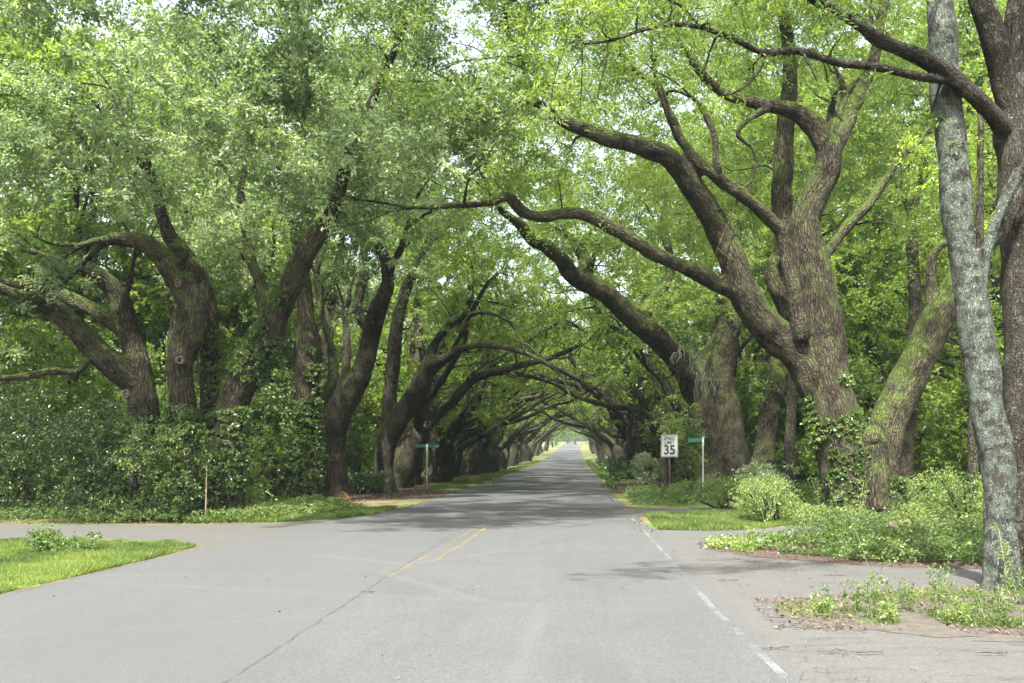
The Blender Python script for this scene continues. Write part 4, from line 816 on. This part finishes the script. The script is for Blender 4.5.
shrub('shrub', 'low mid green bush in front of the ivy mound at left', 135, 0, 24.8, 1.5, .7, 1.2, M['leaf_ivy'], 60, 4, **dict(kd, size=.06))
shrub('shrub', 'bright yellow green bush catching the sun right of the thin stake', 240, 0, 26.3, .62, .5, 1.35, M['leaf_azalea'], 120, 5, **dict(kd, size=.08))
shrub('shrub', 'pale bushy undergrowth glimpsed between the left oak stems', 215, 0, 33, 1.8, 1.4, 2.8, M['leaf_bg'], 22, 6, **kd)
shrub('shrub', 'airy light green shrub behind the dark thicket at far left', -10, 0, 31, 2.8, 2.0, 4.6, M['leaf_bg'], 12, 7, **dict(kd, twig=.4, size=.12))
shrub('shrub', 'pale grey green shrub beside the pollard like trunk', 300, 0, 39, 1.2, 1.0, 1.9, M['leaf_silver'], 30, 8, **kd)
shrub('shrub', 'low rhododendron under the dark slim stemmed oak', 358, 0, 43, 1.4, 1.0, .9, M['leaf_ivy'], 50, 9, **kd)
shrub('small_shrub', 'small dark green shrub growing in the left grass verge', 66, 0, 16.9, .58, .4, .42, M['leaf_ivy'], 900, 10, **dict(kd, twig=.14, size=.06))
shrub('shrub', 'sunlit yellow green bush peeping over the thicket at the far left edge', 8, 0, 28.5, 1.5, 1.0, 3.6, M['leaf_azalea'], 22, 31, **dict(kd, size=.1))
shrub('shrub', 'light green bush between the ivy clad trunk and the mound', 245, 0, 31, 1.0, .8, 2.4, M['leaf_azalea'], 35, 32, **dict(kd, size=.09))
shrub('shrub', 'yellow green sprig in the dark thicket below the left oak', 133, 1.0, 24.1, .55, .4, 1.4, M['leaf_azalea'], 45, 33, **dict(kd, size=.07))
shrub('shrub', 'loose light bush behind the left oak stems', 165, 0, 30, 1.3, .9, 4.4, M['leaf_bg'], 14, 34, **dict(kd, twig=.35, size=.11))
# right side
shrub('shrub', 'large pale yellow green azalea at the left foot of the huge oak', 772, 0, 24.6, 1.25, 1.1, 1.2, M['leaf_azalea'], 110, 11, **dict(kd, twig=.2, size=.06))
shrub('shrub', 'light green bush behind the bright grass strip on the right', 722, 0, 31, .9, .9, 1.0, M['leaf_azalea'], 110, 12, **dict(kd, twig=.2, size=.06))
shrub('shrub', 'silvery blue green shrub behind the azalea', 762, 0, 31.5, 1.1, 1, 1.5, M['leaf_silver'], 60, 13, **dict(kd, twig=.22, size=.08))
shrub('shrub', 'dark green bush at the foot of the street sign', 690, 0, 35, .8, .8, .8, M['leaf_ivy'], 120, 14, **dict(kd, size=.07))
shrub('round_bush', 'round pale green bush left of the speed limit sign', 649, 0, 47, .75, .75, 1.75, M['leaf_silver'], 90, 15, **dict(kd, size=.08))
shrub('shrub', 'tall yellow green shrub between the speed limit sign and the oak', 688, 0, 38.6, .72, .6, 3.2, M['leaf_azalea'], 50, 16, **dict(kd, twig=.3, size=.11))
shrub('shrub', 'leafy spray of pale shrub above the speed limit sign', 672, 2.1, 37.6, .65, .6, 1.2, M['leaf_azalea'], 50, 17, **dict(kd, twig=.3, size=.10))
shrub('shrub', 'light green azalea right of the huge oak trunk', 936, 0, 27, 1.1, 1.1, 1.3, M['leaf_azalea'], 80, 18, **dict(kd, twig=.2, size=.06))
shrub('shrub', 'green bush between the huge oak and the lichen covered tree', 965, 0, 24.5, 1.0, 1.1, 1.2, M['leaf_ivy'], 80, 19, **dict(kd, size=.07))
shrub('shrub', 'low leafy bush in front of the huge oak trunk', 850, 0, 22.0, 1.5, 1.0, .5, M['leaf_ivy'], 180, 20, **dict(kd, twig=.18, size=.055))
shrub('shrub', 'bright green bush behind the lichen covered tree', 1015, 0, 22.5, 1.2, 1, 1.3, M['leaf_azalea'], 70, 21, **kd)
shrub('shrub', 'dark clipped hedge like shrub far behind the speed limit sign', 626, 0, 75, 1.2, 3, 1.5, M['leaf_dark'], 12, 22, **dict(kd, twig=.4, size=.16))
um = [shrub_mesh(300+k, 2.4, 2.0, 2.6, M['leaf_bg'], 9, n_twig=5, n_leaf=6, twig=.4, size=.16, ratio=.55, quad=False) for k in range(2)]
um += [shrub_mesh(310, 2.2, 1.8, 2.0, M['leaf_row'], 9, n_twig=5, n_leaf=6, twig=.4, size=.16, ratio=.55, quad=False)]
rr = np.random.default_rng(9)
for Y in (33, 38, 44, 51, 59, 68, 80, 95, 112, 132, 156, 184, 216, 250, 290):
    for side, x in ((-1, -14.5), (-1, -20), (-1, -27), (1, 12), (1, 18), (1, 25), (1, 33)):
        if abs(x) > .55*Y+6 or (Y > 100 and abs(x) > 21) : continue
        if side > 0 and Y < 40: continue
        if side < 0 and Y < 36: continue
        k = int(rr.integers(0, 3)); xx, YY = x+rr.normal(0, 1)-(0 if Y < 60 else side*2.4), Y+rr.normal(0, 1.5)
        t = thing('understory_bush', 'green bush growing low behind the %s row of oaks' % ('left' if side < 0 else 'right'), 'shrub', (xx, YY, zgf(YY)-Z0), rr.uniform(0, 6.28), 'bushes behind the %s row of oaks' % ('left' if side < 0 else 'right'))
        s_ = rr.uniform(.8, 1.25); t.scale = (s_, s_, s_*rr.uniform(.7, 1.3)); link('stems', um[k][0], t); link('foliage', um[k][1], t)

def cover(name, poly, per, h, mat, label, seed, thr=None, size=.055, **kw):
    a = np.array(poly); area = abs(np.sum(a[:, 0]*np.roll(a[:, 1], -1)-a[:, 1]*np.roll(a[:, 0], -1)))/2
    bb = np.prod(a.max(0)-a.min(0)); q = scatter(poly, int(per*bb), seed, thr, 1.0); r = np.random.default_rng(seed)
    q[:, 2] = zg(q[:, 1])-Z0+h*(.35+.65*r.uniform(0, 1, len(q)))*(.75+.55*noise3(q/1.3, seed))
    k = dict(n_twig=3, n_leaf=4, twig=.13, size=size, ratio=.8, droop=.1, up=1.0); k.update(kw)
    tag(link(name, leaf_mesh(name, q, mat, seed=seed, **k)), label, 'ground cover', None, 'stuff')
cover('ground_cover', [(-24, 24.2), (-9, 24.2), (-7.8, 24.9), (-8.4, 26), (-11, 28), (-24, 29)], 65, .32, M['leaf_ivy'], 'low ivy bank along the far side of the side street', 1)
cover('ground_cover', [(-9.4, 24.9), (-8.2, 25.0), (-6.7, 26.8), (-6.4, 30), (-9.5, 32), (-11.5, 30)], 95, .42, M['leaf_azalea'], 'pale leafy ground cover at the street corner on the left', 2)
cover('flower_bed', [(-8.8, 31), (-7.0, 30.5), (-7.0, 31.6), (-8.8, 32.2)], 60, .5, M['flower'], 'small orange flowers at the back of the corner bed', 3, thr=.1, size=.05)
ISLC = [(2.9, 18.4), (3.5, 16.9), (4.7, 15.5), (7.3, 14.5), (14, 14.5), (14, 23), (11, 21.5), (5.6, 20.0), (3.4, 19.3)]
cover('ground_cover', ISLC, 34, .42, M['leaf_azalea'], 'lighter seedlings mixed into the leafy bed in front of the huge oak', 44, thr=-.1)
cover('ground_cover', ISLC, 95, .32, M['leaf_ivy'], 'leafy green bed in front of the huge oak on the right', 4, thr=-.6)
cover('ground_cover', [(2.3, 17.9), (2.9, 17.0), (3.6, 18.2), (3.2, 19.3), (2.4, 18.8)], 90, .16, M['leaf_azalea'], 'low green tip of the ivy bed beside the white edge line', 5, thr=-.1)
cover('ground_cover', [(5.4, 23), (9, 24.5), (18, 27), (18, 36), (8, 32), (4.6, 29), (4.8, 26)], 60, .45, M['leaf_azalea'], 'mixed light green plants round the foot of the huge oak', 6, thr=-.3)
cover('ground_cover', [(1.9, 32.5), (3.8, 32.2), (4.3, 36), (4.2, 43.5), (2.4, 43.5), (1.9, 38)], 60, .42, M['leaf_ivy'], 'low dark ground cover at the foot of the speed limit sign', 7, thr=-.5)
cover('ground_cover', [(4.4, 33.5), (7, 34.5), (12, 37), (12, 48), (4.6, 46)], 30, .5, M['leaf_ivy'], 'leafy ground cover round the street sign oak', 8, thr=-.2, size=.09)
cover('ground_cover', [(1.75, 47), (2.0, 49), (2.4, 55), (1.8, 56)], 60, .35, M['leaf_ivy'], 'small dark clump by the road edge before the brown footpath', 9, size=.09)
cover('ground_cover', [(2.6, 66), (6, 62), (6, 140), (3.0, 140)], 9, .8, M['leaf_dark'], 'dark undergrowth along the right roadside farther down the avenue', 10, size=.2, thr=-.2, twig=.35)
cover('ground_cover', [(-12, 44), (-9.6, 43), (-9.0, 60), (-9.3, 140), (-13, 140)], 8, .6, M['leaf_dark'], 'dark undergrowth between the trunks of the left row', 11, size=.2, thr=-.1, twig=.35)

# weeds standing up out of the dirt patch and ivy bed
def weed_mesh(seed, h, n):
    r = np.random.default_rng(seed); st, Cn = [], []
    for k in range(n):
        p = np.array([r.normal(0, .05), r.normal(0, .05), -.02]); d = unit(np.array([r.normal(0, .16), r.normal(0, .16), 1])); q = [[*p, .006]]
        for j in range(6):
            p = p+d*h*r.uniform(.8, 1.1)/6; d = unit(d+r.normal(0, .1, 3)); q.append([*p, .005-.0006*j])
            if j > 0: Cn.append(p+r.normal(0, .02, 3)); 
        st.append(np.array(q))
    return build_tubes('stem', st, M['stem'], 0, .1, thin_sides=4), leaf_mesh('leaves', np.array(Cn), M['leaf_azalea'], n_twig=3, n_leaf=3, twig=.07, size=.05, ratio=.45, droop=.1, seed=seed)
wm = [weed_mesh(1, .95, 2), weed_mesh(2, .5, 3), weed_mesh(3, .32, 4), weed_mesh(4, .22, 6)]
WD = [(873, 617, 0, 'tallest thin weed standing alone in the dirt patch'), (868, 620, 1, 'leafy weed at the foot of the tallest thin weed'), (934, 620, 1, 'branching weed in the middle of the dirt patch'), (945, 606, 1, 'weed behind the branching one on the dirt patch'),
      (1010, 622, 0, 'tall weed in front of the brown trunk at the right edge'), (1018, 606, 1, 'weed at the foot of the lichen covered trunk'), (985, 617, 2, 'short weed left of the lichen covered trunk'), (905, 612, 2, 'short leafy weed right of the tallest one'),
      (850, 612, 2, 'short weed left of the tallest one'), (820, 617, 3, 'low weed near the left tip of the dirt patch'), (960, 625, 3, 'low weed at the front edge of the dirt patch'), (890, 624, 3, 'low weed at the front of the dirt patch below the tallest one'), (1000, 628, 2, 'short weed at the front right of the dirt patch')]
for i, (x, y, k, lab) in enumerate(WD):
    X, Y = G(x, y); t = thing('weed', lab, 'weed', (X, Y, .015), i*1.3, 'weeds on the dirt patch'); link('stem', wm[k][0], t); link('leaves', wm[k][1], t)
rr = np.random.default_rng(12)
for i in range(22):
    x, Y = rr.uniform(3.4, 9), rr.uniform(15.2, 19.5)
    if not in_poly(np.array([[x, Y]]), ISLC)[0]: continue
    t = thing('sapling', 'slender leafy seedling rising out of the ivy bed in front of the huge oak', 'seedling', (x, Y, .02), i*.9, 'seedlings in the ivy bed on the right'); k = int(rr.integers(0, 2)); link('stem', wm[k][0], t); link('leaves', wm[k][1], t); t.scale = (1.3,)*3

# ------------------------------------------------------------------ signs
def box_bm(bm, c, s, bev=.0):
    m = bmesh.ops.create_cube(bm, size=1); bmesh.ops.scale(bm, vec=s, verts=m['verts']); bmesh.ops.translate(bm, vec=c, verts=m['verts']); return m
def mesh_bm(name, bm, mat): me = bpy.data.meshes.new(name); bm.to_mesh(me); bm.free(); me.materials.append(mat); return me
def round_panel(w, h, t, rad, n=6):
    bm = bmesh.new(); vs = []
    for cx, cz, a0 in ((w/2-rad, h/2-rad, 0), (-w/2+rad, h/2-rad, 90), (-w/2+rad, -h/2+rad, 180), (w/2-rad, -h/2+rad, 270)):
        for k in range(n+1): a = math.radians(a0+90*k/n); vs.append(bm.verts.new((cx+rad*math.cos(a), 0, cz+rad*math.sin(a))))
    f = bm.faces.new(vs); e = bmesh.ops.extrude_face_region(bm, geom=[f]); bmesh.ops.translate(bm, vec=(0, t, 0), verts=[v for v in e['geom'] if isinstance(v, bmesh.types.BMVert)])
    bmesh.ops.recalc_face_normals(bm, faces=bm.faces); return bm
def ring_panel(w, h, t, b, rad):
    """thin printed border"""
    bm = bmesh.new(); n = 6; rings = []
    for (ww, hh, rr_) in ((w, h, rad), (w-2*b, h-2*b, max(rad-b, .004))):
        vs = []
        for cx, cz, a0 in ((ww/2-rr_, hh/2-rr_, 0), (-ww/2+rr_, hh/2-rr_, 90), (-ww/2+rr_, -hh/2+rr_, 180), (ww/2-rr_, -hh/2+rr_, 270)):
            for k in range(n+1): a = math.radians(a0+90*k/n); vs.append(bm.verts.new((cx+rr_*math.cos(a), t, cz+rr_*math.sin(a))))
        rings.append(vs)
    m = len(rings[0])
    for i in range(m): bm.faces.new((rings[0][i], rings[0][(i+1) % m], rings[1][(i+1) % m], rings[1][i]))
    return bm
def text(name, body, size, loc, mat, parent, bold=0.0, sx=1.0, rz=0):
    cu = bpy.data.curves.new('t', 'FONT'); cu.body = body; cu.size = size; cu.align_x = 'CENTER'; cu.align_y = 'CENTER'; cu.offset = bold; cu.extrude = .0015
    o = bpy.data.objects.new('t', cu); COL.objects.link(o); bpy.context.view_layer.update()
    me = bpy.data.meshes.new_from_object(o.evaluated_get(bpy.context.evaluated_depsgraph_get())); bpy.data.objects.remove(o)
    me.name = name; me.materials.clear(); me.materials.append(mat); t = link(name, me, parent); t.location = loc; t.rotation_euler = (math.radians(90), 0, rz); t.scale = (sx, 1, 1); return t
Ys = 35.7; xs = (669.5-VX)/F*Ys
ss = thing('speed_limit_sign', 'white speed limit 35 sign on a thin post by the right side of the road', 'road sign', (xs, Ys, 0))
pn = link('sign_panel', mesh_bm('sign_panel', round_panel(.61, .80, .004, .04), M['sign_white']), ss, (0, 0, 1.99))
link('border', mesh_bm('border', ring_panel(.585, .775, -.003, .014, .035), M['black']), pn)
text('lettering', 'SPEED', .175, (0, -.004, .265), M['black'], pn, .004, .86); text('lettering', 'LIMIT', .175, (0, -.004, .115), M['black'], pn, .004, .86)
text('lettering', '35', .46, (0, -.004, -.155), M['black'], pn, .014, .92)
bm = bmesh.new(); box_bm(bm, (0, .045, 1.15), (.05, .004, 2.5)); box_bm(bm, (-.025, .03, 1.15), (.004, .034, 2.5)); box_bm(bm, (.025, .03, 1.15), (.004, .034, 2.5))
link('post', mesh_bm('post', bm, M['twig']), ss)
def street_sign(name, label, x, Y, top, blades):
    t = thing(name, label, 'road sign', (x, Y, 0)); q = np.array([[0, 0, -.1, .03], [0, 0, top*.5, .03], [0, 0, top, .03]]); me = build_tubes('post', [q], M['steel'], step=1, sides=10, thin_sides=10, lump=0)
    link('post', me, t); rn = np.random.default_rng(int(Y))
    for (w, h, dx, z, rz) in blades:
        b = link('name_blade', mesh_bm('name_blade', round_panel(w, h, .004, .02), M['sign_green']), t, (dx, -.036, z), rz)
        bm = bmesh.new(); x_ = -w*.40
        while x_ < w*.38:                                     # the lettering is too small to be read in the photo: broken white strokes
            lw = rn.uniform(.022, .045); hh = h*rn.uniform(.28, .45)
            if rn.uniform() < .85:
                box_bm(bm, (x_, -.0025, 0), (.010, .002, hh)); box_bm(bm, (x_+lw*.6, -.0045, rn.choice([-1, 0, 1])*hh*.4), (lw*.8, .002, .014))
            x_ += lw+.022
        link('lettering', mesh_bm('lettering', bm, M['sign_white']), b)
    cp = bmesh.new(); box_bm(cp, (0, 0, top+.03), (.075, .045, .08)); link('bracket', mesh_bm('bracket', cp, M['steel']), t)
street_sign('street_name_sign', 'green street name sign on a pale post in front of the right hand oak trunk', (703-VX)/F*36, 36, 2.25, [(.62, .17, -.24, 2.2, math.radians(10))])
street_sign('street_name_sign', 'green street name sign on a white post under the left row of oaks', (427-VX)/F*47, 47, 2.1, [(.50, .15, -.27, 2.08, math.radians(16)), (.50, .15, .27, 2.08, math.radians(-10))])
X, Y = -9.15, 24.75
sk = link('wooden_stake', build_tubes('wooden_stake', [np.array([[0, 0, -.1, .016], [.02, 0, .7, .016], [.04, 0, 1.45, .015]])], M['wood'], sides=8, thin_sides=8), None, (X, Y, 0)); tag(sk, 'thin weathered wooden stake standing in the ivy by the side street', 'stake')
# fallen twigs on the paving
def twig(label, px, py, L, rz, seed):
    r = np.random.default_rng(seed); X, Y = G(px, py); k = []
    q = np.array([[(i/5-.5)*L, r.normal(0, .03*L), .034+r.uniform(0, .012), .005] for i in range(6)]); k.append(q)
    for j in (1, 3): k.append(np.array([[*q[j, :3], .005], [q[j, 0]+.12*L, q[j, 1]+r.choice([-1, 1])*.12*L, .05, .004], [q[j, 0]+.25*L, q[j, 1]+r.normal(0, .15*L), .04, .002]]))
    o = link('fallen_twig', build_tubes('fallen_twig', k, M['twig'], step=.1, thin_sides=5), None, (X, Y, 0), rz); tag(o, label, 'twig')
twig('small fallen twig lying near the seam in the middle of the road', 367, 595, .18, .2, 1); twig('longest fallen stick on the dusty apron at bottom right', 850, 656, .55, -.1, 2)
twig('dark fallen stick near the lower right corner', 992, 657, .28, .1, 3); twig('fallen twig on the apron left of the dirt patch', 728, 583, .3, .3, 4); twig('little fallen twig just right of the white edge line', 775, 652, .25, .2, 5)
twig('fallen twig on the drive in front of the ivy bed', 835, 578, .3, 0, 6)
